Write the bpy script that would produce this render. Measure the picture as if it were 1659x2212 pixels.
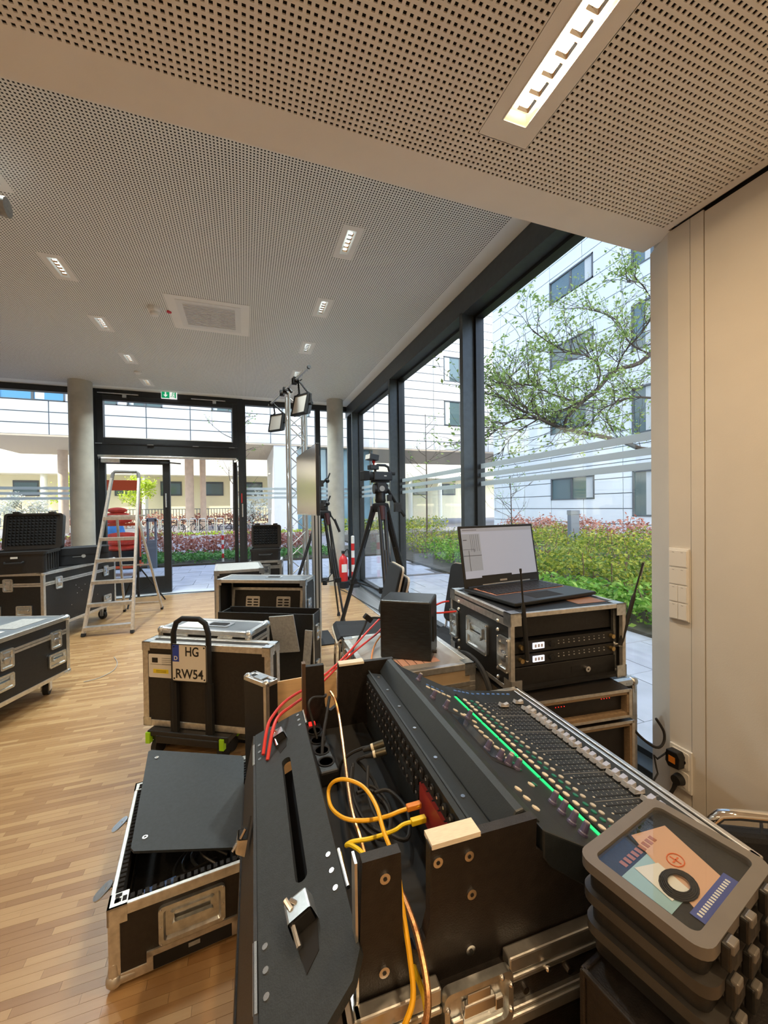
import bpy, bmesh, math, random
import numpy as np
from mathutils import Matrix, Vector
random.seed(7)
S = bpy.context.scene
for o in list(bpy.data.objects): bpy.data.objects.remove(o)
COL = S.collection
R = math.radians
# ------------------------------------------------------------------ camera
cam = bpy.data.objects.new('camera', bpy.data.cameras.new('camera')); COL.objects.link(cam)
yaw, pitch, roll = .337644, -.011775, .01289
f_ = Vector((math.sin(yaw)*math.cos(pitch), math.cos(yaw)*math.cos(pitch), math.sin(pitch)))
r_ = Vector((math.cos(yaw), -math.sin(yaw), 0)); d_ = f_.cross(r_)
rr = math.cos(roll)*r_ + math.sin(roll)*d_; dd = -math.sin(roll)*r_ + math.cos(roll)*d_
cm = Matrix((rr, -dd, -f_)).transposed().to_4x4(); cm.translation = (0, 0, 1.5)
cam.matrix_world = cm
cam.data.sensor_fit = 'HORIZONTAL'; cam.data.sensor_width = 36; cam.data.lens = 36*860.3/1659
cam.data.clip_start = .02; cam.data.clip_end = 300
S.camera = cam
# ------------------------------------------------------------------ world, exposure
W = bpy.data.worlds.new('world'); S.world = W; W.use_nodes = True
nt = W.node_tree; nt.nodes.clear()
sky = nt.nodes.new('ShaderNodeTexSky'); sky.sky_type = 'NISHITA'; sky.sun_disc = False
sky.sun_elevation = R(48); sky.sun_rotation = R(200); sky.air_density = 1.0; sky.dust_density = 2.5; sky.ozone_density = 1.0
bg = nt.nodes.new('ShaderNodeBackground'); bg.inputs[1].default_value = SKY = .72
wo = nt.nodes.new('ShaderNodeOutputWorld')
nt.links.new(sky.outputs[0], bg.inputs[0]); nt.links.new(bg.outputs[0], wo.inputs[0])
vs = S.view_settings; S.display_settings.display_device = 'sRGB'
vs.view_transform = 'Standard'; vs.look = 'None'; vs.gamma = 1; vs.use_curve_mapping = False
vs.exposure = 0.10
sun = bpy.data.objects.new('sun', bpy.data.lights.new('sun', 'SUN')); COL.objects.link(sun)
sun.data.energy = 8.0; sun.data.angle = R(.6); sun.data.color = (1, .93, .80)
sun.rotation_euler = Vector((.95, .31, -.466)).to_track_quat('-Z', 'Y').to_euler()
WARM = (1.0, .71, .41); COOL = (.90, 1.0, .98)
NEAR_W = 14.5; FAR_W = 19.0      # watts per ceiling luminaire

# ------------------------------------------------------------------ materials
MATS = {}
def mat(name, col, rough=.5, metal=0., var=0., vscale=20., bump=0., bscale=200., spec=.5, emit=None, estr=0., coat=0., stretch=None, alpha=None):
    if name in MATS: return MATS[name]
    m = bpy.data.materials.new(name); m.use_nodes = True; n = m.node_tree; b = n.nodes['Principled BSDF']
    c = (*col, 1) if len(col) == 3 else col
    b.inputs['Base Color'].default_value = c; b.inputs['Roughness'].default_value = rough
    b.inputs['Metallic'].default_value = metal; b.inputs['Specular IOR Level'].default_value = spec
    if coat: b.inputs['Coat Weight'].default_value = coat
    if emit: b.inputs['Emission Color'].default_value = (*emit, 1); b.inputs['Emission Strength'].default_value = estr
    if var or bump:
        tc = n.nodes.new('ShaderNodeTexCoord'); src = tc.outputs['Object']
        if stretch:
            mp = n.nodes.new('ShaderNodeMapping'); mp.inputs['Scale'].default_value = stretch
            n.links.new(src, mp.inputs[0]); src = mp.outputs[0]
    if var:
        nz = n.nodes.new('ShaderNodeTexNoise'); nz.inputs['Scale'].default_value = vscale; nz.inputs['Detail'].default_value = 4
        n.links.new(src, nz.inputs['Vector'])
        rp = n.nodes.new('ShaderNodeValToRGB')
        rp.color_ramp.elements[0].position = .3; rp.color_ramp.elements[1].position = .7
        rp.color_ramp.elements[0].color = (*[max(0, x*(1-var)) for x in c[:3]], 1)
        rp.color_ramp.elements[1].color = (*[min(1, x*(1+var)) for x in c[:3]], 1)
        n.links.new(nz.outputs[0], rp.inputs[0]); n.links.new(rp.outputs[0], b.inputs['Base Color'])
    if bump:
        nz = n.nodes.new('ShaderNodeTexNoise'); nz.inputs['Scale'].default_value = bscale; nz.inputs['Detail'].default_value = 2
        n.links.new(src, nz.inputs['Vector'])
        bp = n.nodes.new('ShaderNodeBump'); bp.inputs['Strength'].default_value = bump; bp.inputs['Distance'].default_value = .002
        n.links.new(nz.outputs[0], bp.inputs['Height']); n.links.new(bp.outputs[0], b.inputs['Normal'])
    MATS[name] = m; return m
def glass(name, tint=(.96, .985, .98), refl=1.0):
    m = bpy.data.materials.new(name); m.use_nodes = True; n = m.node_tree; n.nodes.clear()
    o = n.nodes.new('ShaderNodeOutputMaterial'); t = n.nodes.new('ShaderNodeBsdfTransparent'); t.inputs[0].default_value = (*tint, 1)
    g = n.nodes.new('ShaderNodeBsdfGlossy'); g.inputs['Roughness'].default_value = .01
    fr = n.nodes.new('ShaderNodeLayerWeight'); fr.inputs[0].default_value = .5      # Schlick reflectance of a thin pane
    pw = n.nodes.new('ShaderNodeMath'); pw.operation = 'POWER'; pw.inputs[1].default_value = 5; n.links.new(fr.outputs['Facing'], pw.inputs[0])
    mx = n.nodes.new('ShaderNodeMixShader'); ml = n.nodes.new('ShaderNodeMath'); ml.operation = 'MULTIPLY_ADD'; ml.inputs[1].default_value = .9*refl; ml.inputs[2].default_value = .03*refl
    n.links.new(pw.outputs[0], ml.inputs[0]); n.links.new(ml.outputs[0], mx.inputs[0])
    n.links.new(t.outputs[0], mx.inputs[1]); n.links.new(g.outputs[0], mx.inputs[2]); n.links.new(mx.outputs[0], o.inputs[0])
    MATS[name] = m; return m
GLASS = glass('window_glass'); CLEAR = glass('clear_plastic', (.9, .92, .93), .9)
ALU = mat('aluminium', (.72, .72, .70), .32, .92, .12, 30, .15, 120)
ALUW = mat('aluminium_worn', (.66, .65, .62), .40, .85, .18, 40, .2, 150)
ZINC = mat('zinc_steel', (.66, .69, .70), .3, .95, .15, 60)
STEEL = mat('bright_steel', (.8, .8, .8), .2, 1.0)
CHROME = mat('chrome', (.85, .85, .86), .06, 1.0)
PANEL = mat('black_laminate', (.0105, .0105, .011), .48, 0, .35, 60, .35, 350)
PANELB = mat('brown_black_laminate', (.014, .011, .0095), .5, 0, .35, 60, .35, 350)
PLASTIC = mat('black_plastic', (.012, .012, .013), .42, 0, .2, 40, .2, 300)
MATTE = mat('black_matte', (.010, .010, .011), .8)
FOAM = mat('charcoal_foam', (.012, .012, .013), .95, 0, .3, 150, .8, 80)
RUBBER = mat('black_rubber', (.014, .014, .015), .65)
FABRIC = mat('black_fabric', (.016, .017, .02), .9, 0, .3, 400, .5, 600)
FRAME = mat('anthracite_aluminium', (.060, .072, .080), .42, .25, .1, 20)
DFRAME = mat('dark_door_frame', (.022, .024, .026), .4, .2, .1, 20)
WHITEP = mat('white_plaster', (.70, .67, .62), .85, 0, .02, 6, .15, 220)
CEILM = mat('ceiling_white', (.90, .89, .86), .9, 0, .02, 6, .1, 200)
VOID = mat('ceiling_void', (.008, .008, .008), 1)
WPLAST = mat('white_plastic', (.82, .81, .78), .4)
CONC = mat('pale_concrete', (.50, .48, .42), .8, 0, .15, 4, .3, 60)
PLY = mat('birch_plywood', (.72, .50, .27), .55, 0, .10, 6, .1, 60, stretch=(1, 8, 8))
PLYE = mat('plywood_edge', (.60, .50, .38), .7, 0, .3, 60, stretch=(1, 1, 12))
RAWW = mat('raw_pine', (.85, .78, .66), .7, 0, .12, 30, stretch=(2, 30, 30))
RED = mat('red_paint', (.62, .02, .02), .4)
REDC = mat('red_cable', (.72, .05, .04), .45)
YELC = mat('yellow_cable', (.95, .50, .015), .4)
YELC2 = mat('lemon_cable', (.92, .68, .02), .4)
ORNC = mat('orange_cable', (.75, .25, .03), .4)
COPPER = mat('copper_strand', (.95, .45, .22), .28, .85, .35, 400)
PAPER = mat('paper', (.82, .80, .75), .7)
PLATE = mat('plate_white', (.80, .76, .68), .4)
INK = mat('ink_black', (.012, .012, .012), .5)
EUBLUE = mat('plate_blue', (.02, .06, .45), .4)
NEON = mat('lime_plastic', (.42, .85, .02), .4)
PURPLE = mat('knob_violet_grey', (.115, .105, .20), .35, 0, .2, 40)
SILVER = mat('silver_plastic', (.72, .72, .74), .25, .6)
GREYF = mat('grey_foam', (.36, .36, .35), .9, 0, .15, 60)

# ------------------------------------------------------------------ mesh builder
class MB:
    def __init__(s, M=None): s.v = []; s.f = []; s.M = M or Matrix.Identity(4)
    def add(s, vs, fs):
        b = len(s.v); s.v += [tuple(s.M @ Vector(v)) for v in vs]; s.f += [tuple(i+b for i in f) for f in fs]; return s
    def bx(s, x0, y0, z0, x1, y1, z1):
        return s.add([(x0,y0,z0),(x1,y0,z0),(x1,y1,z0),(x0,y1,z0),(x0,y0,z1),(x1,y0,z1),(x1,y1,z1),(x0,y1,z1)],
            [(0,3,2,1),(4,5,6,7),(0,1,5,4),(1,2,6,5),(2,3,7,6),(3,0,4,7)])
    def box(s, c, d, rot=None):
        M0 = s.M; s.M = M0 @ Matrix.Translation(c) @ (rot.to_4x4() if rot else Matrix.Identity(4))
        s.bx(-d[0]/2, -d[1]/2, -d[2]/2, d[0]/2, d[1]/2, d[2]/2); s.M = M0; return s
    def cyl(s, p0, p1, r0, r1=None, n=12, cap=True):
        r1 = r0 if r1 is None else r1; p0 = Vector(p0); p1 = Vector(p1); a = (p1-p0).normalized()
        u = a.orthogonal().normalized(); w = a.cross(u); vs = []
        for p, r in ((p0, r0), (p1, r1)):
            for i in range(n):
                t = 2*math.pi*i/n; vs.append(tuple(p + r*(math.cos(t)*u + math.sin(t)*w)))
        fs = [(i, (i+1) % n, n+(i+1) % n, n+i) for i in range(n)]
        if cap: fs += [tuple(range(n))[::-1], tuple(range(n, 2*n))]
        return s.add(vs, fs)
    def tube(s, pts, r, n=8, smooth=0, r1=None):
        pts = [Vector(p) for p in pts]
        if smooth: pts = spline(pts, smooth)
        m = len(pts); vs = []; fs = []; u = None
        for i, p in enumerate(pts):
            t = (pts[min(i+1, m-1)] - pts[max(i-1, 0)]).normalized()
            u = (t.orthogonal() if u is None else (u - t*u.dot(t)))
            if u.length < 1e-6: u = t.orthogonal()
            u = u.normalized(); w = t.cross(u); rad = r if r1 is None else r + (r1-r)*i/(m-1)
            for k in range(n):
                a = 2*math.pi*k/n; vs.append(tuple(p + rad*(math.cos(a)*u + math.sin(a)*w)))
        for i in range(m-1):
            for k in range(n): fs.append((i*n+k, i*n+(k+1) % n, (i+1)*n+(k+1) % n, (i+1)*n+k))
        fs += [tuple(range(n))[::-1], tuple(range((m-1)*n, m*n))]
        return s.add(vs, fs)
    def sph(s, c, r, nu=12, nv=8, sc=(1, 1, 1)):
        vs = [(c[0], c[1], c[2]-r*sc[2])]; fs = []
        for j in range(1, nv):
            ph = math.pi*j/nv - math.pi/2
            for i in range(nu):
                t = 2*math.pi*i/nu
                vs.append((c[0]+r*sc[0]*math.cos(ph)*math.cos(t), c[1]+r*sc[1]*math.cos(ph)*math.sin(t), c[2]+r*sc[2]*math.sin(ph)))
        vs.append((c[0], c[1], c[2]+r*sc[2])); L = len(vs)-1
        for i in range(nu):
            fs.append((0, 1+(i+1) % nu, 1+i)); fs.append((L, L-nu+i, L-nu+(i+1) % nu))
        for j in range(nv-2):
            for i in range(nu):
                a = 1+j*nu+i; b = 1+j*nu+(i+1) % nu; fs.append((a, b, b+nu, a+nu))
        return s.add(vs, fs)
    def prism(s, poly, a0, a1, ax='z'):
        def m3(p, a): return {'z': (p[0], p[1], a), 'y': (p[0], a, p[1]), 'x': (a, p[0], p[1])}[ax]
        n = len(poly); vs = [m3(p, a0) for p in poly] + [m3(p, a1) for p in poly]
        fs = [(i, (i+1) % n, n+(i+1) % n, n+i) for i in range(n)] + [tuple(range(n))[::-1], tuple(range(n, 2*n))]
        return s.add(vs, fs)
    def rprism(s, w, h, r, z0, z1, cx=0, cy=0, n=4): return s.prism([(x+cx, y+cy) for x, y in rrect(w, h, r, n)], z0, z1)
    def ring(s, outer, inner, z0, z1):
        n = len(outer); vs = [(x, y, z0) for x, y in outer]+[(x, y, z1) for x, y in outer]+[(x, y, z1) for x, y in inner]+[(x, y, z0) for x, y in inner]
        fs = []
        for i in range(n):
            j = (i+1) % n
            for a in range(4): b = (a+1) % 4; fs.append((a*n+i, a*n+j, b*n+j, b*n+i))
        return s.add(vs, fs)
    def lathe(s, prof, n=24, c=(0, 0, 0)):
        vs = []; m = len(prof)
        for r, z in prof:
            for i in range(n):
                t = 2*math.pi*i/n; vs.append((c[0]+r*math.cos(t), c[1]+r*math.sin(t), c[2]+z))
        fs = [(j*n+i, j*n+(i+1) % n, (j+1)*n+(i+1) % n, (j+1)*n+i) for j in range(m-1) for i in range(n)]
        fs += [tuple(range(n))[::-1], tuple(range((m-1)*n, m*n))]
        return s.add(vs, fs)
    def mesh(s, name):
        me = bpy.data.meshes.new(name); me.from_pydata(s.v, [], s.f); me.update()
        bm = bmesh.new(); bm.from_mesh(me); bmesh.ops.recalc_face_normals(bm, faces=bm.faces); bm.to_mesh(me); bm.free(); return me
    def build(s, name, m, parent=None, smooth=False, bevel=0, loc=None):
        me = s.mesh(name); me.materials.append(m)
        return place(name, me, parent, smooth, bevel, loc)
def place(name, me, parent=None, smooth=False, bevel=0, loc=None, rotz=None):
    o = bpy.data.objects.new(name, me); COL.objects.link(o)
    if parent: o.parent = parent
    if loc is not None: o.location = loc
    if rotz is not None: o.rotation_euler = (0, 0, rotz)
    if smooth:
        for p in me.polygons: p.use_smooth = True
        md = o.modifiers.new('es', 'EDGE_SPLIT'); md.split_angle = R(38)
    if bevel:
        b = o.modifiers.new('bv', 'BEVEL'); b.width = bevel; b.segments = 2; b.limit_method = 'ANGLE'; b.angle_limit = R(50)
    return o
def rrect(w, h, r, n=4):
    p = []
    for cx, cy, a in ((w/2-r, h/2-r, 0), (-w/2+r, h/2-r, 90), (-w/2+r, -h/2+r, 180), (w/2-r, -h/2+r, 270)):
        for i in range(n+1):
            t = R(a+90*i/n); p.append((cx+r*math.cos(t), cy+r*math.sin(t)))
    return p
def spline(pts, k):
    out = []; P = [pts[0]]+list(pts)+[pts[-1]]
    for i in range(1, len(P)-2):
        a, b, c, d = P[i-1:i+3]
        for j in range(k):
            t = j/k; out.append(.5*((2*b)+(c-a)*t+(2*a-5*b+4*c-d)*t*t+(-a+3*b-3*c+d)*t**3))
    out.append(P[-2]); return out
def tag(o, label=None, cat=None, group=None, kind=None):
    if label: o['label'] = label
    if cat: o['category'] = cat
    if group: o['group'] = group
    if kind: o['kind'] = kind
    return o
def thing(name, label, cat, loc=(0, 0, 0), rz=0, group=None):
    o = bpy.data.objects.new(name, None); o.empty_display_size = .1; COL.objects.link(o)
    o.location = loc; o.rotation_euler = (0, 0, R(rz)); return tag(o, label, cat, group)
def struct(name, mb, m, parent=None, **k):
    o = mb.build(name, m, parent, **k)
    if not parent: o['kind'] = 'structure'
    return o
def sempty(name, loc=(0, 0, 0)):
    o = bpy.data.objects.new(name, None); o.empty_display_size = .1; COL.objects.link(o); o.location = loc; o['kind'] = 'structure'; return o
def copy_tree(o, parent=None):
    c = o.copy(); COL.objects.link(c); c.parent = parent
    for ch in list(o.children): copy_tree(ch, c)
    return c
def text_mesh(s, size, mtl, name, parent, M, ext=.0005):
    cu = bpy.data.curves.new('txt', 'FONT'); cu.body = s; cu.size = size; cu.extrude = ext; cu.offset = size*.016; cu.align_x = 'CENTER'; cu.align_y = 'CENTER'
    t = bpy.data.objects.new('txt', cu); COL.objects.link(t); dg = bpy.context.evaluated_depsgraph_get()
    me = bpy.data.meshes.new_from_object(t.evaluated_get(dg)); bpy.data.objects.remove(t)
    me.transform(M); me.materials.clear(); me.materials.append(mtl)
    return place(name, me, parent)
def basis(o, u, v):
    u = Vector(u).normalized(); v = Vector(v).normalized(); n = u.cross(v)
    m = Matrix((u, v, n)).transposed().to_4x4(); m.translation = o; return m
# ================================================================== SETTING
X0, X1, Y0, Y1, ZC, ZN = -6.0, 2.04, -3.0, 8.1, 3.6, 2.8
# ---- floor: oak strips laid across the room
PW, PL = .03, .30
def floor_mat():
    m = bpy.data.materials.new('oak_strip_parquet'); m.use_nodes = True; n = m.node_tree; b = n.nodes['Principled BSDF']; L = n.links.new
    def math_(op, a, bb=None):
        k = n.nodes.new('ShaderNodeMath'); k.operation = op
        for i, q in enumerate((a, bb)):
            if q is None: continue
            if isinstance(q, (int, float)): k.inputs[i].default_value = q
            else: L(q, k.inputs[i])
        return k.outputs[0]
    g = n.nodes.new('ShaderNodeNewGeometry'); sp = n.nodes.new('ShaderNodeSeparateXYZ'); L(g.outputs['Position'], sp.inputs[0])
    row = math_('FLOOR', math_('DIVIDE', sp.outputs[1], PW))
    off = math_('FRACT', math_('MULTIPLY', row, .618034))
    col = math_('FLOOR', math_('ADD', math_('DIVIDE', sp.outputs[0], PL), off))
    cb = n.nodes.new('ShaderNodeCombineXYZ'); L(row, cb.inputs[0]); L(col, cb.inputs[1])
    wn = n.nodes.new('ShaderNodeTexWhiteNoise'); wn.noise_dimensions = '2D'; L(cb.outputs[0], wn.inputs['Vector'])
    mp = n.nodes.new('ShaderNodeMapping'); mp.inputs['Scale'].default_value = (5, 70, 1); L(g.outputs['Position'], mp.inputs[0])
    nz = n.nodes.new('ShaderNodeTexNoise'); nz.inputs['Scale'].default_value = 1; nz.inputs['Detail'].default_value = 5; L(mp.outputs[0], nz.inputs[0])
    v = math_('ADD', math_('MULTIPLY', wn.outputs[0], .7), math_('MULTIPLY', nz.outputs[0], .3))
    rp = n.nodes.new('ShaderNodeValToRGB'); e = rp.color_ramp.elements
    e[0].position = .05; e[0].color = (.275, .140, .050, 1); e[1].position = .95; e[1].color = (.50, .325, .150, 1)
    k = rp.color_ramp.elements.new(.5); k.color = (.385, .220, .092, 1)
    L(v, rp.inputs[0]); L(rp.outputs[0], b.inputs['Base Color'])
    b.inputs['Roughness'].default_value = .36; b.inputs['Coat Weight'].default_value = .15; b.inputs['Coat Roughness'].default_value = .25
    return m
OAK = floor_mat()
fl = MB().bx(X0, Y0, -.3, X1+.15, Y1+.1, -.006); floor = struct('floor', fl, mat('screed', (.12, .10, .08), .9))
cam_inv = cm.inverted()
def pix(p):
    q = cam_inv @ Vector(p)
    return (829.5+860.3*q.x/-q.z, 1106-860.3*q.y/-q.z, -q.z) if q.z < -.05 else (-9e9, 0, 0)
planks = []
for r in range(int(math.floor(Y0/PW)), int(Y1/PW)):
    y = r*PW; off = math.modf(abs(r*.618034))[0]; off = off if r >= 0 else (1-off)
    c0 = int(math.floor(X0/PL+off)); c1 = int(math.floor(1.74/PL+off))
    for c in range(c0, c1+1):
        x0 = max(X0, (c-off)*PL); x1 = min(1.74, (c+1-off)*PL)
        if x1-x0 > .02: planks.append((x0+.0004, y+.0004, x1-.0004, y+PW-.0004))
def vis(q):
    a, b, z = pix(((q[0]+q[2])/2, (q[1]+q[3])/2, 0)); full = q[2]-q[0] > PL-.002
    hidden = (-.42 < q[2] and q[0] < .1 and 1.42 < q[1] < 2.12) or q[0] > -.06
    return z if (full and -60 < a < 620 and b < 2260 and not hidden) else 9e9
planks.sort(key=vis)
pm = MB().bx(-PL/2+.0004, -PW/2+.0004, -.006, PL/2-.0004, PW/2-.0004, 0).mesh('plank'); pm.materials.append(OAK)
for q in planks[:300]: place('plank', pm, floor, loc=((q[0]+q[2])/2, (q[1]+q[3])/2, 0))
mb = MB(); rest = planks[300:]
V = np.array([[(a, b, -.006), (c, b, -.006), (c, d, -.006), (a, d, -.006), (a, b, 0), (c, b, 0), (c, d, 0), (a, d, 0)] for a, b, c, d in rest]).reshape(-1, 3)
Fq = np.array([(4,5,6,7),(0,1,5,4),(1,2,6,5),(2,3,7,6),(3,0,4,7)])
F = (Fq[None]+8*np.arange(len(rest))[:, None, None]).reshape(-1, 4)
def np_mesh(name, V, F, m):
    me = bpy.data.meshes.new(name); me.vertices.add(len(V)); me.vertices.foreach_set('co', np.asarray(V, np.float32).ravel())
    k = F.shape[1]; me.loops.add(F.size); me.loops.foreach_set('vertex_index', F.astype(np.int32).ravel()); me.polygons.add(len(F))
    me.polygons.foreach_set('loop_start', np.arange(0, F.size, k, dtype=np.int32)); me.polygons.foreach_set('loop_total', np.full(len(F), k, np.int32))
    me.update(calc_edges=True); me.validate(); me.shade_flat(); me.materials.append(m); return me
o = place('plank_field', np_mesh('plank_field', V, F, OAK), floor); o['kind'] = 'stuff'
# ---- ceilings
def far_ceiling_mat():
    m = bpy.data.materials.new('perforated_board'); m.use_nodes = True; n = m.node_tree; b = n.nodes['Principled BSDF']; L = n.links.new
    b.inputs['Roughness'].default_value = .9
    g = n.nodes.new('ShaderNodeNewGeometry'); sp = n.nodes.new('ShaderNodeSeparateXYZ'); L(g.outputs['Position'], sp.inputs[0])
    def M_(op, a, q=None, c=None):
        k = n.nodes.new('ShaderNodeMath'); k.operation = op
        for i, s in enumerate((a, q, c)):
            if s is None: continue
            if isinstance(s, (int, float)): k.inputs[i].default_value = s
            else: L(s, k.inputs[i])
        return k.outputs[0]
    ms = None
    for ax, lo, hi in ((0, -5.9, 1.885), (1, 1.7, 7.86)):
        fr = M_('FRACT', M_('DIVIDE', M_('ADD', sp.outputs[ax], 20), .020))
        q = M_('LESS_THAN', M_('ABSOLUTE', M_('SUBTRACT', fr, .5)), .25)
        q = M_('MULTIPLY', q, M_('MULTIPLY', M_('GREATER_THAN', sp.outputs[ax], lo), M_('LESS_THAN', sp.outputs[ax], hi)))
        ms = q if ms is None else M_('MULTIPLY', ms, q)
    mx = n.nodes.new('ShaderNodeMix'); mx.data_type = 'RGBA'; mx.inputs[6].default_value = (.93, .94, .91, 1); mx.inputs[7].default_value = (.02, .02, .02, 1)
    L(ms, mx.inputs[0]); L(mx.outputs[2], b.inputs['Base Color']); return m
PERF = far_ceiling_mat()
LAMPS = [(x, y) for y in (3.09, 4.18, 5.28, 6.38, 7.48) for x in (-1.47, .81)]      # recesses for the small spotlights
cb_ = MB().bx(X0, 1.51, ZC+.06, X1+.25, Y1+.1, ZC+.12); xe = [X0, -1.47-.0385, -1.47+.0385, .81-.0385, .81+.0385, X1+.25]; ye = [1.51]
for y in (3.09, 4.18, 5.28, 6.38, 7.48): ye += [y-.151, y+.151]
ye.append(Y1+.1)
for i in range(5):
    for j in range(len(ye)-1):
        if i in (1, 3) and j % 2: continue
        cb_.bx(xe[i], ye[j], ZC, xe[i+1], ye[j+1], ZC+.06)
ceil = struct('ceiling', cb_, PERF)
nc = MB(); px0, px1, py0, py1 = -1.75, 1.89, .11, 1.35
LX0, LX1, LY1 = .792, .990, 1.206        # plain field round the near luminaire
nc.bx(X0, Y0, ZN, px0, py1, ZN+.012); nc.bx(px1, py0, ZN, 1.925, py1, ZN+.012); nc.bx(px0, Y0, ZN, 1.925, py0, ZN+.012); nc.bx(X0, py1, ZN, 1.97, 1.51, ZN+.06)
near = struct('ceiling_near', nc, CEILM)
pv, pf = [], []; Pp = .020; nx = int(round((px1-px0)/Pp)); ny = int(round((py1-py0)/Pp)); hh = .0052
xs, ys = np.meshgrid(px0+Pp*(np.arange(nx)+.5), py0+Pp*(np.arange(ny)+.5)); cs = np.stack([xs.ravel(), ys.ravel()], 1)
plain = (cs[:, 0] > LX0) & (cs[:, 0] < LX1) & (cs[:, 1] < LY1)
hol = cs[~plain]; N = len(hol); h2 = Pp/2
off = np.array([(-h2,-h2,0),(h2,-h2,0),(h2,h2,0),(-h2,h2,0),(-hh,-hh,0),(hh,-hh,0),(hh,hh,0),(-hh,hh,0),(-hh,-hh,.004),(hh,-hh,.004),(hh,hh,.004),(-hh,hh,.004)])
V = (np.concatenate([hol, np.full((N, 1), ZN)], 1)[:, None]+off[None]).reshape(-1, 3)
Fq = np.array([(0,4,5,1),(1,5,6,2),(2,6,7,3),(3,7,4,0),(4,8,9,5),(5,9,10,6),(6,10,11,7),(7,11,8,4)])
F = (Fq[None]+12*np.arange(N)[:, None, None]).reshape(-1, 4)
o = place('perforated_panel', np_mesh('perforated_panel', V, F, CEILM), near); o['kind'] = 'stuff'
nl = MB(); lx0, lx1, ly0, ly1 = .842, .936, .735, 1.142
nl.bx(LX0, py0, ZN, lx0, LY1+.006, ZN+.012); nl.bx(lx1, py0, ZN, LX1+.002, LY1+.006, ZN+.012); nl.bx(lx0, ly1, ZN, lx1, LY1+.006, ZN+.012); nl.bx(lx0, py0, ZN, lx1, ly0, ZN+.012)
nl.build('plain_field', CEILM, near)
vb = MB()
for q in ((px0, py0, lx0, py1), (lx1, py0, px1, py1), (lx0, ly1, lx1, py1), (lx0, py0, lx1, ly0)): vb.bx(q[0], q[1], ZN+.0045, q[2], q[3], ZN+.010)
vb.build('acoustic_fleece', VOID, near)
tr = struct('trim_1', MB().bx(X0, 1.36, ZN+.06, X1+.25, 1.51, ZC+.1), CEILM)     # bulkhead between the two ceiling heights
# ---- walls
wr = MB().prism([(1.94, Y0), (1.94, 1.2), (2.3, 1.2), (2.3, Y0)], 0, ZN-.012)
wall_r = struct('wall_right', wr, WHITEP)
MB().bx(1.95, Y0, ZN-.012, 2.2, 1.36, ZN+.012).build('shadow_gap', VOID, wall_r)
MB().bx(1.937, 1.203, 0, 2.0, 1.258, ZN-.002).build('wall_post', WHITEP, wall_r)
MB().prism([(1.940, 1.262), (1.940, 1.362), (2.018, 1.508), (2.29, 1.508), (2.29, 1.262)], 0, ZN).build('reveal', WHITEP, wall_r)
MB().bx(2.05, Y0, ZN-.012, 2.3, 1.512, 3.76).build('upper_wall', WHITEP, wall_r)
struct('wall_left', MB().bx(X0-.15, Y0, 0, X0, Y1+.12, 3.76), WHITEP)
struct('wall_back', MB().bx(X0, Y0-.15, 0, 2.3, Y0, 3.76), WHITEP)
# ---- right glazing
STRIPE = bpy.data.materials.new('frosted_film'); STRIPE.use_nodes = True; n_ = STRIPE.node_tree; n_.nodes.clear()
a_ = n_.nodes.new('ShaderNodeBsdfTranslucent'); a_.inputs[0].default_value = (.74, .80, .80, 1); b_ = n_.nodes.new('ShaderNodeBsdfDiffuse'); b_.inputs[0].default_value = (.7, .74, .74, 1)
c_ = n_.nodes.new('ShaderNodeMixShader'); c_.inputs[0].default_value = .35; d_n = n_.nodes.new('ShaderNodeBsdfTransparent'); e_n = n_.nodes.new('ShaderNodeMixShader'); e_n.inputs[0].default_value = .85; o_n = n_.nodes.new('ShaderNodeOutputMaterial')
for x_, y_ in ((a_.outputs[0], c_.inputs[1]), (b_.outputs[0], c_.inputs[2]), (d_n.outputs[0], e_n.inputs[1]), (c_.outputs[0], e_n.inputs[2]), (e_n.outputs[0], o_n.inputs[0])): n_.links.new(x_, y_)
BANDS = ((1.868, 1.916), (1.782, 1.826), (1.698, 1.742))
bays = [(1.30, 3.43), (3.49, 5.50), (5.56, 7.65), (7.71, 8.04)]
struct('trim_2', MB().bx(X1, 1.36, 3.38, X1+.22, Y1+.1, ZC), FRAME, bevel=.004)
struct('trim_3', MB().bx(X1+.02, 1.51, 0, X1+.22, Y1, .045), FRAME, bevel=.004)
for i, (a, b) in enumerate(bays):
    w = sempty('window_%d' % (i+1), (0, 0, 0))
    MB().bx(X1, b, .04, X1+.22, b+.06, 3.40).build('mullion', FRAME, w, bevel=.003)
    fr = MB(); xg0, xg1 = X1+.13, X1+.22
    fr.bx(xg0, a, .045, xg1, a+.035, 3.40).bx(xg0, b-.035, .045, xg1, b, 3.40).bx(xg0, a+.035, .045, xg1, b-.035, .08).bx(xg0, a+.035, 3.35, xg1, b-.035, 3.40)
    fr.build('window_frame', DFRAME, w)
    MB().bx(X1+.175, a+.02, .07, X1+.187, b-.02, 3.37).build('pane', GLASS, w)
    for z0, z1 in BANDS: MB().bx(X1+.170, a+.036, z0, X1+.173, b-.036, z1).build('film_band', STRIPE, w)
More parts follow.
